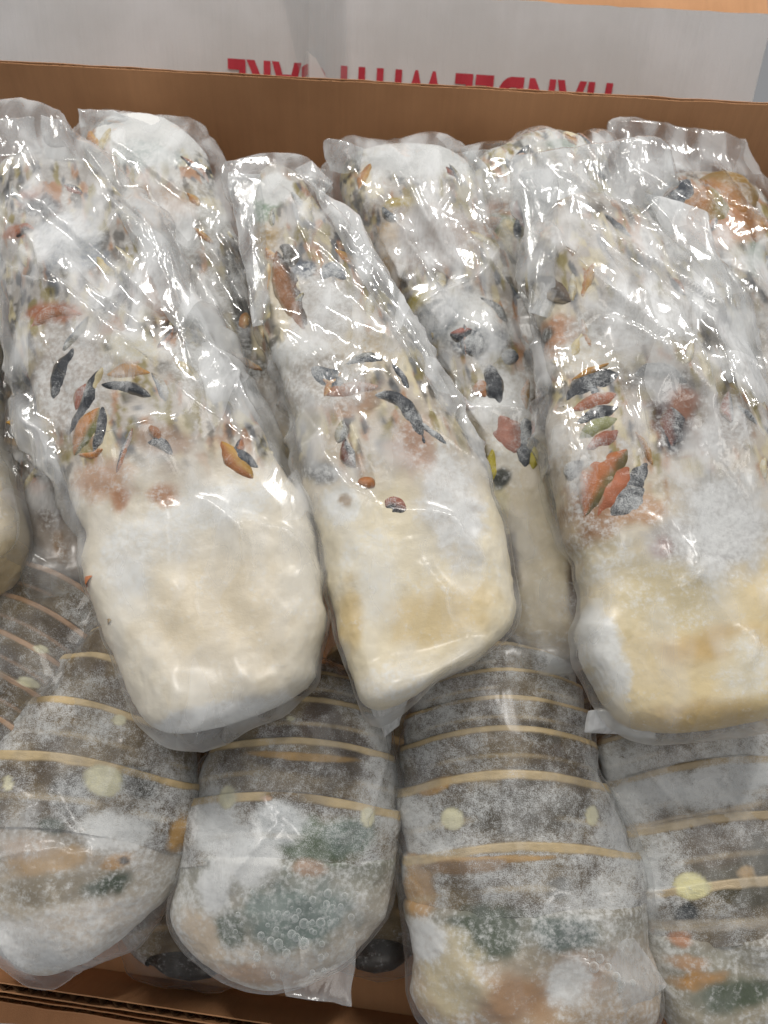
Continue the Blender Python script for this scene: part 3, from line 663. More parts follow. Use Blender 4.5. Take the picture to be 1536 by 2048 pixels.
# ================= upper layer, belly up, meat ends towards the viewer
tail('leftmost whole belly-up bagged tail, with a broad pale cream meat end', 'T',
  [(308,1492,585,1415),(266,1370,642,1290),(215,1200,636,1130),(165,1060,612,1000),(112,920,540,880),(62,790,455,770),(22,640,385,640),(-8,500,310,490),(-12,390,225,370),(0,310,140,290)],
  frost0=0.20, cap=(0.016,0.02), up=(0.022,0.017,0.006),
  zones=[(0,'e0d8c6'),(0.33,'ddd4c2'),(0.42,'c2bab0'),(0.7,'b9b3ac'),(1,'b2aeaa')],
  blobs=[(440,1250,150,150,0,'dacdb4',0.15,0.7),(330,1060,70,60,0,'ddd6c8',0.5,0.8),(430,1010,110,45,-10,'ddd8cc',0.55,0.8),(250,1120,50,90,0,'d8d3c8',0.5,0.8),
         (420,1440,150,30,-15,'cfcac2',0.7,0.5),(330,880,60,30,10,'a9907c',0.2,0.6),(200,960,60,40,0,'b98f6c',0.3,0.7),(250,690,70,30,0,'d2cbb4',0.3,0.5),
         (212,688,9,12,0,'55503a',0.1,0.4),(160,712,9,14,40,'55503a',0.1,0.4),(330,990,30,25,0,'a5744c',0.25,0.7),(240,1000,18,24,0,'a5744c',0.25,0.7),
         (100,615,62,22,5,'a3613a',0.25,0.5),(310,560,30,80,-15,'9c6b44',0.35,0.7),(330,640,16,20,0,'4a3a2a',0.2,0.5),(40,375,26,20,0,'8a4a28',0.2,0.5),(70,395,40,20,0,'2c2f38',0.3,0.6),
         (20,445,30,14,0,'a8643a',0.2,0.5),(120,740,90,120,0,'b9b0a8',0.5,0.7),(400,720,80,60,0,'aaa59e',0.5,0.7),(130,480,60,60,0,'aeb4bd',0.6,0.7)],
  leaves=[([(143,684),(112,735),(95,784)],30,NAVY,NAVY,0.2),([(172,762),(156,790),(145,812)],22,RUST,RUST,0.15),([(197,736),(170,800),(130,858)],25,NAVY,NAVY,0.2),
          ([(196,810),(170,860),(138,902)],36,OLIVE,'b9772a',0.08),([(203,806),(200,860),(180,905)],21,NAVY,NAVY,0.2),
          ([(208,752),(255,742),(300,745)],20,'c08a3c','b8843c',0.12),([(200,768),(250,773),(303,792)],18,NAVY,NAVY,0.2),([(300,742),(320,770),(332,802)],20,'8a7a60','5a606a',0.4),([(150,900),(180,905),(205,895)],12,'b9772a','b9772a',0.2),
          ([(295,886),(325,888),(345,912)],17,NAVY,NAVY,0.25),([(302,850),(312,866),(322,884)],14,ORG,ORG,0.15),([(40,640),(100,612),(160,622)],26,'a8653e','b0744c',0.3),([(20,455),(40,440),(60,448)],18,'a8603a','3a2a28',0.2),
          ([(440,878),(470,922),(508,955)],24,'b58a3a',ORG,0.15)],
  spines=[(196,1170,-14,-10,30,'c06a1e'),(240,1250,-10,-14,20,'8a6a1e'),(498,935,12,16,14,'7a5a30'),(345,660,4,-22,22,'d6c9a8')],
  bag=dict(cap=(0.018,0.004), pre=[((330,1512,560,1440),0.012,-0.006)], post=[((-20,300,150,290),0.008,0.003),((-30,236,130,250),0.005,0.006)], skip=(0,1), amp=1.0, lean=0.35,
    creases=[([(45,500),(130,585),(250,690),(370,800),(450,850)],0.006,0.004),([(0,505),(60,560),(140,610)],0.004,0.003),([(215,390),(270,470),(320,560),(350,650)],0.005,0.004),([(120,470),(180,580),(290,660)],0.004,0.003),
             ([(360,650),(450,750),(510,850)],0.004,0.003),([(345,1000),(340,1060),(345,1120)],0.003,0.002),([(470,1040),(560,1060),(620,1120)],0.004,0.003),([(400,990),(480,1060),(500,1180)],0.003,0.002),([(110,905),(230,880),(330,850)],0.004,0.003),
             ([(350,1450),(430,1420),(480,1410)],0.003,0.0025),([(30,770),(90,860),(110,920)],0.004,0.003),([(45,250),(70,330),(110,420)],0.004,0.003)],
    corners=[(((-25,242,.004),(66,232,.008),(82,305,0),(-15,315,0)),0.006,0.004,0.10),(((78,228,.008),(134,238,.006),(158,325,0),(88,315,0)),0.006,0.004,0.10),(((215,385,0),(325,470,-.002),(520,870,-.004),(430,830,.002)),0.012,0.004,0.12,'bag_fold')],
    haze=[(250,600,120,90,0.25),(120,470,90,80,0.20),(420,760,80,60,0.15),(430,980,140,50,0.15)]))

tail('belly-up bagged tail with a rounded cream meat end, in the middle of the upper row', 'T',
  [(735,1440,860,1380),(694,1340,1002,1268),(664,1200,1006,1150),(640,1080,985,1030),(606,930,930,900),(572,800,870,790),(538,660,800,645),(508,520,715,505),(498,430,640,422),(515,335,580,330)],
  frost0=0.20, up=(0.022,0.017,0.006), cap=(0.014,0.02),
  zones=[(0,'e0d3b4'),(0.30,'e0d5ba'),(0.38,'c8bba8'),(0.5,'beb3a4'),(1,'b4ada4')],
  blobs=[(880,1230,110,60,-15,'d6c193',0.12,0.7),(740,1150,60,90,0,'e0d8c4',0.3,0.7),(780,1370,70,40,-10,'ddd4c0',0.4,0.7),(700,1230,26,70,0,'cdb684',0.1,0.7),
         (685,1010,40,40,0,'d9d6cc',0.5,0.5),(690,1000,14,14,0,'9a8468',0.2,0.5),(640,940,40,22,20,'4c4c48',0.45,0.6),(900,1000,60,120,-10,'c6c0b8',0.6,0.7),
         (560,570,26,80,-8,'c8bda6',0.2,0.4),(720,700,80,40,0,'c0b29a',0.3,0.6),(680,790,70,40,0,'b08a6c',0.3,0.6),(830,890,40,60,0,'b08f7a',0.3,0.7),(650,600,60,80,0,'b7b2ac',0.5,0.7),
         (510,385,40,30,0,'8a9c88',0.35,0.6),(520,450,40,24,0,'b39a70',0.3,0.6),(545,345,40,30,0,'dcdad4',0.9,0.5),(605,520,26,22,0,'4a5260',0.4,0.6),(600,690,60,40,0,'cfcbc2',0.6,0.7),(640,760,80,60,0,'a8a096',0.45,0.7)],
  leaves=[([(538,490),(520,560),(516,640)],26,'b98c58','d6c39a',0.15,'tail_fan_blade'),([(548,478),(580,560),(608,650)],42,'3a2a1e','8f5c2e',0.18,'tail_fan_blade'),([(556,470),(575,480),(582,520)],30,'3c352a','3c352a',0.3,'tail_fan_blade'),
          ([(622,728),(645,745),(685,775)],40,'39424c','39424c',0.35),([(690,722),(730,712),(775,722)],20,'55564e','39424c',0.4),([(745,785),(800,800),(850,892)],28,NAVY,NAVY,0.3),([(650,790),(700,775),(760,770)],30,'9c6a48','9c6a48',0.3),
          ([(690,870),(692,900),(712,935)],22,NAVY,'6a3a24',0.3),([(770,1012),(785,1005),(812,1018)],40,'8a4a30',NAVY,0.2),([(715,965),(735,962),(750,970)],22,ORG,ORG,0.15),([(640,540),(660,520),(690,540)],30,'6a6f78','6a6f78',0.5)],
  bag=dict(pre=[((745,1462,820,1425),0.002,-0.010)], post=[((455,400,645,392),0.008,0.003),((452,338,612,328),0.005,0.006)], skip=(0,1), lean=0.35,
    creases=[([(600,330),(700,470),(820,620)],0.005,0.0035),([(690,350),(640,340),(600,330)],0.003,0.003),([(620,680),(680,790),(720,900)],0.004,0.003),([(640,860),(690,960),(760,1000)],0.003,0.003),([(720,560),(800,700),(880,830)],0.004,0.003),
             ([(800,1010),(900,1040),(970,1120)],0.004,0.003),([(820,1060),(880,1170),(920,1260)],0.003,0.0025),([(470,340),(490,450),(520,560)],0.004,0.003),([(560,350),(600,450),(640,560)],0.004,0.003),([(600,690),(640,740),(690,870)],0.004,0.003)],
    corners=[(((620,360,0),(715,430,-.002),(905,790,-.004),(830,760,.002)),0.010,0.004,0.10,'bag_fold'),(((455,345,0),(520,352,0.002),(548,640,0.002),(508,650,0)),0.004,0.004,0.10,'bag_fold'),(((730,1385,0),(815,1370,0),(800,1450,-.012),(770,1475,-.014)),-0.010,0.004,0.30),(((590,340,0),(622,322,0.004),(668,362,0.002),(640,400,0)),0.006,0.003,0.2)],
    haze=[(640,620,110,90,0.20),(560,400,70,50,0.20),(900,930,90,140,0.12)]))

tail('large belly-up bagged tail with a yellowish meat end at the right of the upper row', 'T',
  [(1265,1488,1600,1430),(1190,1375,1620,1320),(1160,1200,1610,1160),(1140,1050,1580,1010),(1116,900,1545,870),(1094,760,1500,740),(1070,630,1440,600),(1058,540,1350,500),(1085,450,1270,430),(1100,400,1220,380)],
  frost0=0.20, up=(0.024,0.018,0.007), cap=(0.014,0.02),
  zones=[(0,'dac592'),(0.26,'dac79c'),(0.36,'c9bda8'),(0.5,'bdb3a8'),(1,'b5aea6')],
  blobs=[(1430,1290,110,36,-8,'c8a868',0.06,0.6),(1340,1180,120,90,0,'c9ba92',0.25,0.6),(1215,1290,30,110,-14,'dcd8cc',0.65,0.7),(1480,1330,50,60,20,'d9cfb4',0.35,0.7),(1400,1440,120,40,-5,'c0a468',0.1,0.6),
         (1200,1100,70,70,0,'c9bda0',0.35,0.6),(1350,1080,60,50,0,'a09890',0.4,0.7),(1450,1050,90,110,0,'b8b6b4',0.6,0.7),(1320,1100,24,20,0,'8a6258',0.3,0.7),
         (1115,600,30,70,-15,'cfc4ae',0.15,0.5),(1130,650,40,40,0,'b78a6a',0.25,0.7),(1100,640,16,14,0,'55524a',0.4,0.6),(1190,700,80,40,10,'d0c9bb',0.4,0.6),(1200,1010,60,60,0,'9a7452',0.45,0.7),(1165,930,30,40,0,'8c857c',0.5,0.6),(1280,1020,50,30,0,'b08a68',0.3,0.7),
         (1330,760,90,30,10,'6b655e',0.35,0.7),(1350,830,50,60,0,'5a4540',0.4,0.7),(1370,800,30,30,0,'9a6a52',0.2,0.6),(1350,870,24,40,0,'2e3038',0.3,0.6),(1450,850,60,60,0,'8f857c',0.45,0.7),(1290,630,130,60,0,'b9b4ae',0.55,0.7),(1130,880,40,100,0,'c4b9a8',0.35,0.7)],
  leaves=[([(1085,525),(1120,555),(1150,590)],40,'5a4632','3a3026',0.2,'tail_fan_blade'),([(1075,560),(1070,610),(1080,670)],26,'cbbba0','b08a64',0.15,'tail_fan_blade'),
          ([(1142,785),(1190,752),(1245,738)],42,NAVY,NAVY,0.3),([(1152,745),(1185,730),(1225,716)],12,'b8863a','b8863a',0.15),([(1148,812),(1195,796),(1240,778)],28,'a05c36','a05c36',0.25),([(1155,842),(1200,824),(1242,806)],26,NAVY,NAVY,0.3),
          ([(1162,868),(1200,850),(1240,832)],24,'8a8c58','8a8c58',0.3),([(1175,892),(1210,876),(1242,856)],22,'a05c40','a05c40',0.25),
          ([(1256,895),(1205,960),(1178,1024)],48,'6a5c2c','b06428',0.08),([(1258,930),(1238,978),(1200,1026)],34,'b0643c','b0643c',0.1),([(1295,925),(1270,965),(1250,1005)],30,NAVY,NAVY,0.35),([(1290,975),(1260,1000),(1225,1030)],44,'2a2e34','2a2e34',0.5),
          ([(1270,745),(1330,740),(1380,765)],30,'40403e','40403e',0.4),([(1345,810),(1350,850),(1345,890)],36,'2e2c34','7a4a3c',0.35),([(1150,955),(1160,930),(1170,915)],26,'3a3a3a','3a3a3a',0.45)],
  bag=dict(cap=(0.018,0.004), pre=[((1300,1505,1580,1455),0.012,-0.006)], post=[((1035,420,1330,390),0.010,0.004),((1035,335,1300,318),0.006,0.008)], skip=(0,1), lean=0.35,
    creases=[([(1230,640),(1310,700),(1400,790)],0.006,0.004),([(1270,380),(1360,500),(1460,640)],0.005,0.004),([(1240,730),(1255,850),(1290,950)],0.005,0.0035),([(1270,760),(1290,850),(1285,930)],0.004,0.003),([(1330,1090),(1350,1180),(1420,1120),(1450,1180)],0.004,0.003),
             ([(1400,1060),(1380,1120),(1400,1180)],0.004,0.003),([(1060,560),(1090,700),(1120,850)],0.003,0.003),([(1400,600),(1450,760),(1500,950)],0.005,0.004),([(1330,600),(1380,700),(1440,900)],0.004,0.003),([(1460,1240),(1500,1290),(1480,1350)],0.003,0.003),([(1100,400),(1150,520),(1250,620)],0.005,0.004)],
    corners=[(((1038,345,0),(1115,335,0.002),(1112,640,0.002),(1060,625,0)),0.006,0.004,0.10,'bag_fold'),(((1290,380,0),(1410,420,0),(1535,800,0),(1470,830,0.003)),0.012,0.004,0.10,'bag_fold'),(((1180,1425,0),(1330,1400,0.004),(1310,1475,-.006),(1168,1462,-.008)),-0.014,0.006,0.30)],
    haze=[(1300,620,150,90,0.22),(1430,950,110,150,0.22),(1200,480,140,90,0.20),(1480,700,80,140,0.15)]))

# ================= tails between and behind, meat or ice ends up against the far wall
tail('bagged tail with a white frosted round end against the far wall, left', 'B',
  [(545,1200,640,1180),(495,1120,645,1110),(440,1000,625,970),(400,850,595,810),(350,700,540,690),(290,560,495,545),(225,430,455,420),(170,320,428,335),(185,250,375,248)],
  frost0=0.30, up=(0.022,0.021,0.022), cap=(0.02,0.026),
  zones=[(0,'c4b69c'),(0.25,'bfb29c'),(0.33,'aba398'),(0.8,'b3aca2'),(0.9,'d8d6d0'),(1,'dcdad6')],
  blobs=[(560,940,60,60,0,'b5a684',0.15,0.6),(440,420,60,60,0,'aaa79f',0.5,0.7),(350,490,60,50,0,'8b8a84',0.5,0.7),(430,600,50,60,0,'9a958c',0.4,0.7),(470,560,16,90,-10,'54524c',0.3,0.6),(490,680,16,60,-12,'4e4c48',0.3,0.6),(300,260,120,45,0,'dedcd6',0.95,0.5),
         (430,400,22,18,0,'cfc5a8',0.2,0.5),(250,400,30,20,0,'9c8a5c',0.3,0.6),(320,420,60,40,0,'b59a80',0.3,0.7),(480,740,60,30,0,'6a6862',0.4,0.6),(450,840,20,40,0,'58584a',0.4,0.6),(300,310,70,30,0,'aab4b2',0.55,0.7)],
  spines=[(385,740,-4,-24,20,'d0c3a0'),(345,655,3,-22,20,'d6c9a8'),(438,415,6,6,10,'b89a50')],
  leaves=[([(455,500),(475,570),(500,640)],24,'5c5a55','77746c',0.35),([(430,740),(480,760),(520,800)],30,'55565a','55565a',0.5),([(455,850),(470,900),(500,935)],34,'b8862e',ORG,0.15)],
  bag=dict(pre=[((540,1210,640,1195),0.004,-0.004)], post=[((165,255,385,250),0.010,0.0)], skip=(0,1), lean=0.35, cap=(0.01,0.01),
    creases=[([(230,390),(300,560),(350,660)],0.005,0.004),([(330,440),(370,520),(390,650)],0.004,0.003),([(280,330),(350,480),(420,600)],0.004,0.003),([(390,520),(450,650),(520,760)],0.004,0.003)],
    corners=[(((155,215,0.010),(225,222,0.010),(320,262,0.004),(170,300,0)),0.010,0.003,0.22)],
    haze=[(330,480,110,90,0.15),(430,650,70,90,0.15)]))

tail('bagged tail with a brownish narrow meat end, between the middle and right upper tails', 'B',
  [(1050,1345,1135,1340),(1012,1270,1172,1275),(985,1120,1162,1100),(930,930,1135,900),(880,770,1095,750),(820,620,1055,600),(740,480,1010,480),(680,380,965,400),(700,300,915,305)],
  frost0=0.28, up=(0.022,0.022,0.020), cap=(0.022,0.024),
  zones=[(0,'a89880'),(0.10,'c2b296'),(0.26,'d0c2a4'),(0.34,'c5bcac'),(0.5,'bcb4aa'),(0.8,'b0a69c'),(1,'c9c6c0')],
  blobs=[(1080,1120,60,140,0,'d0c3a6',0.15,0.7),(1015,1150,22,90,0,'5a4a3a',0.2,0.6),(1150,1160,20,90,0,'6a5846',0.2,0.6),(1010,900,40,60,0,'d0cabc',0.4,0.6),(945,900,26,130,-14,'8a7c58',0.1,0.6),(960,930,16,50,-14,'2f2f28',0.1,0.6),(990,1010,24,50,0,'d8cda8',0.1,0.5),
         (920,640,70,50,0,'d4d2cc',0.7,0.5),(880,640,40,40,0,'8f969c',0.5,0.6),(960,690,60,30,0,'59606a',0.5,0.6),(1010,800,70,60,0,'c2beb6',0.6,0.6),(870,480,90,60,0,'b0a096',0.35,0.7),(780,490,18,60,-8,'b8924c',0.25,0.6),(810,410,40,10,0,'b09a4c',0.3,0.6),(830,600,30,14,-20,'b0a040',0.2,0.5),
         (840,320,110,40,0,'cfcfcc',0.8,0.6),(1080,830,20,50,-20,'6a5e50',0.3,0.6),(920,860,14,30,-10,'55523a',0.1,0.5),(905,830,12,26,-10,'c8bc98',0.1,0.5),(1000,960,18,24,10,'3a3c34',0.2,0.5)],
  leaves=[([(900,672),(918,676),(942,668)],22,'9a4a30',NAVY,0.2),([(925,710),(945,700),(975,705)],44,NAVY,NAVY,0.5),([(975,735),(985,775),(996,815)],30,NAVY,NAVY,0.3),([(955,765),(962,785),(968,800)],24,'a86c36','a86c36',0.25),
          ([(1000,838),(1015,875),(1026,915)],44,'a8705c','a8705c',0.3),([(1045,840),(1050,885),(1045,945)],38,'30363e','30363e',0.35),([(1062,900),(1064,930),(1060,950)],14,'b8aa2e','b8aa2e',0.1),([(980,905),(985,940),(985,965)],16,'b8a82e','b8a82e',0.15),([(935,850),(940,870),(948,885)],16,'b8982e',NAVY,0.1),
          ([(960,600),(990,620),(1010,650)],16,'3c3a36','3c3a36',0.3),([(1000,715),(1020,720),(1035,725)],26,'50565e','50565e',0.55)],
  spines=[(880,780,-10,-24,16,'d8caa4'),(910,850,-12,-22,16,'cbbd8c'),(945,980,-10,-26,18,'ddd2b0'),(1010,1080,-6,-30,20,'ded3b2'),(1000,1120,-8,-26,16,'d8caa2')],
  bag=dict(pre=[((1060,1360,1160,1350),0.003,-0.006)], post=[((690,300,920,300),0.010,0.0)], skip=(0,1), lean=0.35, cap=(0.01,0.01),
    creases=[([(760,380),(830,500),(900,620)],0.004,0.003),([(840,620),(960,560),(1000,480)],0.003,0.003),([(830,640),(860,730),(940,830)],0.004,0.003),([(930,820),(1020,830),(1080,840)],0.003,0.003),([(1010,1150),(1030,1250),(1060,1320)],0.003,0.003)],
    corners=[(((645,282,0.008),(730,292,0.008),(720,350,0.002),(655,340,0.004)),0.010,0.003,0.22),(((1050,1330,0),(1160,1335,0),(1140,1375,-.006),(1110,1370,-.006)),-0.012,0.003,0.3)],
    haze=[(870,470,100,90,0.15),(930,640,90,60,0.2),(1080,1180,80,90,0.10),(1000,800,60,60,0.15)]))

tail('frosted bagged tail end against the far wall left of the clear upright bag mouth', 'B',
  [(1040,830,1270,820),(1010,700,1260,700),(985,570,1250,565),(955,440,1240,430),(935,350,1215,335),(985,290,1190,286)],
  frost0=0.40, up=(0.020,0.022,0.022), cap=(0.02,0.026), zones=[(0,'a89e92'),(0.5,'b4aca2'),(0.85,'ccc9c2'),(1,'d8d8d4')],
  blobs=[(1120,295,30,10,0,'7a8a78',0.3,0.6),(1000,430,40,40,0,'a87a58',0.25,0.6),(995,460,40,30,0,'6c7658',0.3,0.6),(1010,480,18,30,0,'cdbf98',0.2,0.5),(1080,400,80,60,0,'bdb9b2',0.6,0.7)],
  leaves=[([(1000,440),(985,455),(980,480)],30,'8a6a4a','a07a58',0.3),([(1000,520),(1010,560),(1030,600)],24,'56605a','6c6a50',0.4)],
  bag=dict(post=[((925,300,1210,290),0.008,0.0)], skip=(0,1), lean=0.35, tight=1, cap=(0.01,0.01),
    creases=[([(1040,330),(1030,450),(1050,560)],0.005,0.003),([(1100,320),(1170,420),(1230,520)],0.004,0.003)],
    corners=[(((900,308,0.004),(1010,298,0.008),(1010,350,0),(945,360,0)),0.006,0.003,0.22)], haze=[(1100,420,120,100,0.15)]))

tail('bagged tail with orange and black fan under a clear bag mouth at the far right', 'B',
  [(1430,1080,1720,1080),(1410,900,1700,900),(1385,760,1670,760),(1350,630,1630,630),(1310,520,1580,520),(1280,430,1540,430),(1285,350,1500,355)],
  frost0=0.28, up=(0.022,0.024,0.016), cap=(0.02,0.02), tilt=2, zones=[(0,'b5ab9e'),(0.5,'b9b0a6'),(1,'b2aaa0')],
  blobs=[(1420,420,80,50,10,'b07a4c',0.15,0.6),(1430,470,80,30,0,'b88a68',0.3,0.7),(1340,400,40,40,30,'39424e',0.4,0.6),(1500,530,16,30,0,'4f6a4a',0.3,0.6),(1450,690,30,24,0,'4a5664',0.5,0.7),(1400,600,70,70,0,'aba49c',0.5,0.7),(1500,700,40,100,0,'b5aca0',0.4,0.7)],
  leaves=[([(1310,355),(1330,385),(1345,415)],46,'2a3138','2a3138',0.3,'tail_fan_blade'),([(1385,352),(1375,385),(1355,420)],56,'2a3340','2a3340',0.3,'tail_fan_blade'),([(1400,355),(1460,375),(1500,430)],66,'8a6a2c','a8702c',0.12,'tail_fan_blade'),([(1420,370),(1420,410),(1405,460)],70,'8a7a3c','a06c34',0.2,'tail_fan_blade'),([(1495,400),(1505,450),(1500,500)],30,'a8762e','8a5a24',0.15,'tail_fan_blade')],
  bag=dict(post=[((1225,330,1500,340),0.010,0.002),((1207,252,1475,300),0.006,0.008)], skip=(0,1), lean=0.35, tight=1,
    creases=[([(1215,255),(1260,400),(1310,520)],0.005,0.003),([(1290,290),(1360,330),(1420,440)],0.004,0.003),([(1440,310),(1460,400),(1500,480)],0.004,0.003),([(1300,330),(1360,430),(1430,560)],0.005,0.0035)], haze=[(1330,330,120,60,0.12),(1430,600,100,120,0.18)]))

tail('bagged tail cut by the left edge of the picture, its pale meat end showing', 'T',
  [(-160,1240,-30,1205),(-190,1130,28,1095),(-215,1000,24,975),(-225,880,-2,850),(-230,720,-20,690),(-225,560,-2,530),(-200,440,10,420),(-170,350,5,335)],
  frost0=0.3, up=(0.024,0.02,0.010), tilt=-4, zones=[(0,'cdbb98'),(0.32,'c8b898'),(0.4,'b5aaa0'),(1,'b4aca4')],
  blobs=[(10,450,30,14,0,'a8643a',0.15,0.6),(0,640,14,26,0,'3c4a4a',0.3,0.6),(10,665,16,10,0,'55503a',0.2,0.6),(20,960,30,30,0,'b08a6c',0.3,0.7)], spines=[(14,845,6,-10,14,'c09030')],
  bag=dict(pre=[((-150,1250,0,1215),0.006,-0.006)], skip=(0,0), lean=0.35, creases=[([(10,900),(35,980),(50,1080)],0.003,0.003),([(0,950),(30,1050),(40,1120)],0.003,0.003)]))

tail('speckled bagged tail underneath the leftmost belly-up tail', 'B',
  [(90,1200,215,1190),(55,1110,290,1090),(52,980,300,950),(38,860,300,830),(18,770,250,750),(0,680,220,670)],
  frost0=0.28, up=(0.022,0.022,0.016), zones=[(0,'a2968a'),(0.3,'94897e'),(1,'8c847c')],
  blobs=[(110,1010,30,60,0,'6a5848',0.35,0.6),(80,970,24,24,0,'a57a60',0.3,0.6),(120,1090,12,30,0,'8a6a40',0.3,0.6),(100,930,30,40,0,'5e5650',0.4,0.6)],
  bag=dict(pre=[((70,1240,215,1225),0.006,-0.012)], skip=(0,0), lean=0.35, creases=[([(90,900),(120,1000),(130,1120)],0.003,0.003)],
    corners=[(((85,1205,0),(205,1180,0),(215,1235,-.004),(75,1245,-.006)),-0.012,0.006,0.32)]))

# ================= front row, shell side up, meat ends at the near wall
SP = 'd9d4b4'
_r = random.Random(5)
BEADS = [(_r.gauss(580, 62), _r.gauss(1845, 50), _r.uniform(2, 4.5) if _r.random() < 0.8 else _r.uniform(4.5, 7)) for _ in range(50)]
BEADS += [(655,1790,7),(652,1812,6),(606,1892,9),(555,1892,8),(571,1912,7),(640,1850,8),(607,1850,8),(590,1838,6),(582,1872,7),(642,1896,5),(625,1800,6),(688,1798,6),(680,1820,5),(520,1875,6),(540,1885,6)]
BEADS3 = [(1178,1902,6),(1195,1912,7),(1212,1930,6),(1225,1945,7),(1238,1962,6),(1235,1975,5),(1262,1962,5),(1180,1925,8)]
tail('shell-up bagged tail at lower left with a big cream spot and loose film', 'D',
  [(0,1950,190,1945),(-80,1830,300,1850),(-95,1680,372,1720),(-50,1545,398,1600),(15,1450,388,1520),(85,1365,352,1430),(160,1290,335,1335),(225,1220,330,1245)],
  segs=[0.42,0.60,0.75,0.88,0.97], frost0=0.37, up=(0.026,0.028,0.018), cap=(0.042,0.02), bandc='c8b186',
  zones=[(0,'c9bca8'),(0.2,'c4b8a4'),(0.36,'a89e90'),(0.42,'6a5c48'),(1,'5a4a38')],
  blobs=[(215,1560,36,32,20,SP,0.12,0.28),(22,1565,10,16,0,SP,0.12,0.28),(243,1440,13,11,0,SP,0.12,0.28),(60,1360,18,10,10,SP,0.12,0.28),(100,1720,90,28,-8,'b89a72',0.12,0.5),(110,1775,110,30,-10,'8f8470',0.3,0.6),(235,1720,34,15,-20,'b08a5a',0.2,0.6),(250,1720,10,8,0,'3a2c20',0.1,0.4),
         (215,1775,50,26,-25,'3f4a38',0.25,0.6),(110,1650,30,18,0,'4c5648',0.35,0.6),(230,1660,60,40,0,'b9b4ac',0.75,0.6),(60,1900,140,60,0,'cfcac4',0.6,0.6),(350,1670,16,40,15,'b8935c',0.2,0.6),(60,1690,60,26,0,'b9a592',0.35,0.7),(180,1850,120,50,-10,'c8bcae',0.45,0.7),(275,1565,50,30,25,'39362c',0.42,0.5),(150,1590,40,50,0,'4c463e',0.5,0.6)],
  bag=dict(pre=[((0,1965,170,1960),0.006,-0.004)], skip=(1,0), lean=0.5, mat='film_frost', ex=(2.3,2.2,2.1,2.1), grow=1.008, clear=0.0012, rag=0.3, matte=0.7, amp=0.7, tight=0.8, slack=1.0, cap=(0.035,0.01),
    creases=[([(0,1720),(60,1620),(105,1590),(150,1640),(190,1680)],0.005,0.003),([(105,1600),(80,1660),(85,1700)],0.004,0.003),([(0,1850),(40,1900),(60,1940)],0.004,0.003),([(190,1680),(200,1760),(180,1860)],0.004,0.003),([(0,1715),(90,1690),(190,1700)],0.003,0.003),([(250,1480),(225,1560),(190,1640)],0.003,0.002)],
    haze=[(60,1880,110,70,0.40),(90,1640,90,50,0.12),(230,1680,70,60,0.2)]))

tail('shell-up bagged tail beaded with water bubbles, second from the left in the front row', 'D',
  [(430,1970,640,1985),(358,1890,715,1905),(352,1780,765,1795),(372,1670,785,1690),(402,1565,788,1590),(440,1480,776,1495),(490,1400,752,1412),(540,1320,725,1330)],
  segs=[0.42,0.60,0.75,0.88,0.97], frost0=0.38, up=(0.027,0.029,0.018), cap=(0.042,0.02), bandc='c8b186',
  zones=[(0,'c9b8a2'),(0.15,'c6b6a2'),(0.30,'a8a294'),(0.40,'7a7c70'),(0.45,'6a5c48'),(1,'5a4a38')],
  blobs=[(455,1594,18,22,0,SP,0.12,0.28),(735,1634,14,20,0,SP,0.12,0.28),(581,1437,8,6,0,SP,0.12,0.28),(536,1594,8,6,0,'c9ab94',0.0,0.3),(640,1440,42,40,0,'45321e',0.10,0.45),(690,1480,60,34,30,'45341f',0.22,0.5),(620,1530,110,22,8,'4a3a24',0.30,0.5),(610,1513,100,8,4,'b08a48',0.0,0.4),(545,1470,30,20,0,'5c4a3c',0.4,0.6),
         (620,1680,90,44,12,'55664a',0.30,0.6),(620,1730,30,16,10,'a07c5c',0.3,0.7),(700,1670,50,40,0,'5f7264',0.4,0.6),(500,1710,60,50,0,'ccc9c4',0.85,0.6),(430,1650,50,60,0,'c2beb8',0.75,0.6),(590,1830,110,70,0,'7f8c86',0.28,0.6),(455,1860,34,40,20,'4f5c4a',0.3,0.6),(400,1880,40,60,-20,'cbb9a2',0.25,0.7),(520,1960,110,26,5,'b99c82',0.2,0.6),(430,1770,30,50,0,'c8c8c6',0.85,0.6),(560,1640,50,40,0,'b4b8b8',0.7,0.6)],
  bag=dict(skip=(0,0), lean=0.3, mat='film_frost', ex=(2.3,2.2,2.1,2.1), grow=1.008, clear=0.0012, rag=0.3, matte=0.7, amp=0.7, tight=0.8, slack=1.0, cap=(0.035,0.01),
    creases=[([(570,1650),(620,1720),(690,1770)],0.004,0.003),([(760,1480),(735,1600),(700,1740)],0.004,0.0025),([(560,1640),(500,1720),(450,1800)],0.003,0.003),([(470,1790),(480,1880),(520,1930)],0.003,0.003)],
    corners=[(((520,1800,-0.012),(712,1720,-0.012),(706,2006,-0.012),(575,1992,-0.006)),0.026,0.006,0.02)], haze=[(500,1720,70,70,0.3),(580,1930,90,40,0.35),(690,1800,40,90,0.15)], drops=BEADS))

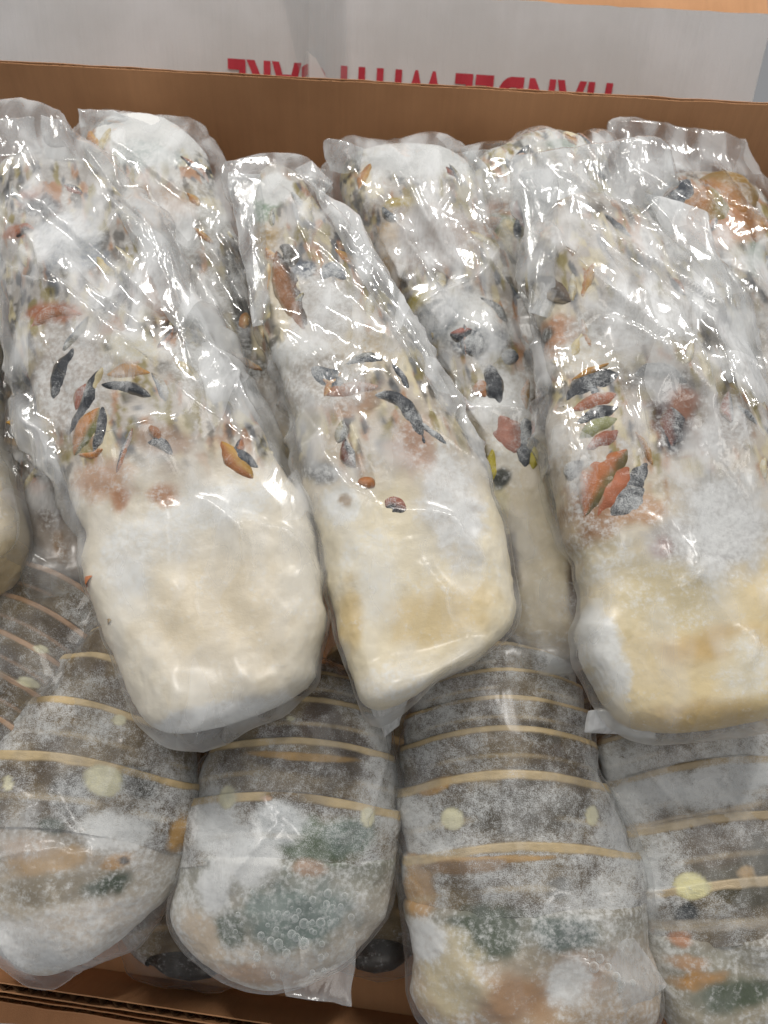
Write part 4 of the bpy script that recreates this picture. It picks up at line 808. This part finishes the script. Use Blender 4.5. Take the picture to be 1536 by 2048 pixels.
tail('broad shell-up bagged tail with tan bands, right of the middle in the front row', 'D',
  [(850,2130,1240,2130),(828,2010,1300,2005),(820,1890,1290,1880),(816,1790,1282,1785),(808,1660,1238,1655),(806,1550,1188,1545),(816,1450,1166,1445),(842,1360,1142,1355),(885,1285,1100,1280)],
  segs=[0.36,0.51,0.665,0.765,0.84,0.91,0.98], frost0=0.37, up=(0.028,0.029,0.018), cap=(0.035,0.02), bandc='c8b186',
  zones=[(0,'b9a282'),(0.12,'b49a7a'),(0.22,'b8a690'),(0.32,'8c8878'),(0.40,'6a5c48'),(1,'5a4a38')],
  blobs=[(903,1636,22,22,0,SP,0.12,0.28),(1186,1633,14,20,0,SP,0.12,0.28),(1080,1465,44,20,20,'3c3018',0.15,0.4),(1040,1620,150,50,0,'4f4636',0.42,0.5),(1050,1560,60,30,0,'4a4030',0.4,0.5),(980,1860,80,52,-8,'4c5644',0.30,0.5),(1130,1860,70,40,10,'56645c',0.4,0.6),(1110,1770,26,24,0,'6a6862',0.35,0.6),
         (1030,1990,80,50,0,'a8835e',0.12,0.8),(900,1960,60,90,0,'cdbf9e',0.25,0.6),(1160,1930,60,40,0,'a4866c',0.2,0.8),(840,1790,30,60,0,'b28c58',0.2,0.6),(960,1715,140,8,-3,'b9935a',0.0,0.4),(930,1730,90,14,-6,'7a5a30',0.2,0.5),(1130,1960,40,50,0,'d0cdc8',0.6,0.7),(870,1575,36,14,-25,'b08a50',0.15,0.4),(930,1370,60,30,0,'6a5a4c',0.45,0.6),(850,1890,40,40,0,'d2cdc6',0.7,0.6)],
  bag=dict(skip=(0,0), lean=0.2, mat='film_frost', ex=(2.3,2.2,2.1,2.1), grow=1.008, clear=0.0012, rag=0.3, matte=0.7, amp=0.6, tight=0.8, slack=1.0, cap=(0.03,0.01),
    creases=[([(1110,1790),(1160,1840),(1240,1900),(1290,1960)],0.005,0.003),([(1060,1830),(1130,1790),(1180,1790)],0.004,0.003),([(1160,1500),(1210,1620),(1270,1760)],0.003,0.003),([(1130,1900),(1220,1940),(1290,1990)],0.004,0.003)],
    corners=[(((1150,1850,0.004),(1270,1880,0),(1335,1965,-0.01),(1240,2060,0)),0.022,0.006,0.25)], haze=[(1200,1960,90,70,0.2),(850,1600,30,160,0.2)], drops=BEADS3))

tail('shell-up bagged tail in the lower right corner with a pale yellow eye-like spot', 'D',
  [(1390,2150,1720,2150),(1325,2010,1730,2005),(1288,1860,1725,1850),(1255,1720,1695,1700),(1222,1600,1655,1575),(1202,1500,1575,1470),(1215,1430,1500,1405)],
  segs=[0.40,0.56,0.72,0.86,0.97], frost0=0.37, up=(0.027,0.028,0.018), cap=(0.042,0.02), tilt=3, bandc='bba98a',
  zones=[(0,'b3a68e'),(0.2,'a89e88'),(0.36,'8c8878'),(0.42,'6a5c48'),(1,'5a4a38')],
  blobs=[(1377,1770,30,27,0,'d8d2a2',0.10,0.25),(1470,1740,90,70,-15,'4f4a3a',0.15,0.5),(1420,1690,60,40,0,'5a4a34',0.3,0.5),(1370,1830,20,34,0,'33383a',0.3,0.6),(1368,1880,18,16,0,'a8744c',0.18,0.6),(1380,1930,36,16,0,'b08a64',0.25,0.7),(1400,1965,50,20,-10,'b28446',0.12,0.6),(1470,1990,80,34,-10,'3f4c30',0.15,0.6),(1480,1740,16,14,0,'b59a72',0.1,0.5),
         (1400,1850,140,12,-6,'b8ab98',0.35,0.6),(1440,1560,120,50,-10,'a09c94',0.75,0.7),(1380,1640,130,10,-14,'bfae94',0.2,0.6),(1300,1800,24,90,10,'c2beb8',0.8,0.6)],
  bag=dict(skip=(0,0), lean=0.35, mat='film_frost', ex=(2.3,2.2,2.1,2.1), grow=1.008, clear=0.0012, rag=0.3, matte=0.7, amp=0.6, tight=0.8, slack=1.0, cap=(0.03,0.01), creases=[([(1220,1500),(1260,1620),(1290,1720)],0.003,0.003),([(1480,1960),(1510,1900),(1536,1850)],0.004,0.003)], haze=[(1300,1600,70,90,0.3),(1420,1540,130,60,0.25)]))

tail('brown banded shell of a bagged tail at the left edge under the upper row', 'D',
  [(-140,1440,60,1560),(-115,1380,90,1490),(-75,1310,130,1415),(-30,1235,175,1340),(15,1160,220,1260),(60,1090,260,1190)],
  segs=[0.04,0.22,0.40,0.58,0.76,0.94], frost0=0.14, up=(0.016,0.018,0.014), cap=(0.01,0.01), res=0.8, bandc='b59272', zones=[(0,'5c4a3a'),(1,'5c4a3a')],
  blobs=[(65,1365,18,9,20,SP,0.12,0.28),(90,1300,12,8,20,SP,0.12,0.28)],
  bag=dict(lean=0.4, amp=0.6, tight=1, mat='film_dark', ex=(2.3,2.2,2.1,2.1), grow=1.02, clear=0.003, rag=0.3, creases=[([(200,1260),(130,1350),(90,1400)],0.003,0.002)]))

# ================= lower layer, only glimpsed in the gaps
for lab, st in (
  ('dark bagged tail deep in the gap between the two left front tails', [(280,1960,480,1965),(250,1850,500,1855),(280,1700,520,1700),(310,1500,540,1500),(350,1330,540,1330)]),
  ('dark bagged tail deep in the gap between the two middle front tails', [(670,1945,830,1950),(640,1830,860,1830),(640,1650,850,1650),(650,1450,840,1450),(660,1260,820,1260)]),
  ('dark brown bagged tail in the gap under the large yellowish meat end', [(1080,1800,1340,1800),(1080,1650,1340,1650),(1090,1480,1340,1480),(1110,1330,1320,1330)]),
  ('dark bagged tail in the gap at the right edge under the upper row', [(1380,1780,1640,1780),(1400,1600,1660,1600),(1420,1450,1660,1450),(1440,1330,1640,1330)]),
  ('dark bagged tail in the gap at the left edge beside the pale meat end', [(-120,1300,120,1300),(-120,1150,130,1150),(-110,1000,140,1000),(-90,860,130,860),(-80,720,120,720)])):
    tail(lab, 'U', st, segs=[0.10,0.28,0.46,0.64,0.82,0.97], frost0=0.06, up=(0.018,0.018,0.012), res=0.6, cap=(0.02,0.02), zones=[(0,'2c261e'),(0.2,'211a14'),(1,'1c1610')],  # near-black meat and little frost: shade of the gaps put into the colour
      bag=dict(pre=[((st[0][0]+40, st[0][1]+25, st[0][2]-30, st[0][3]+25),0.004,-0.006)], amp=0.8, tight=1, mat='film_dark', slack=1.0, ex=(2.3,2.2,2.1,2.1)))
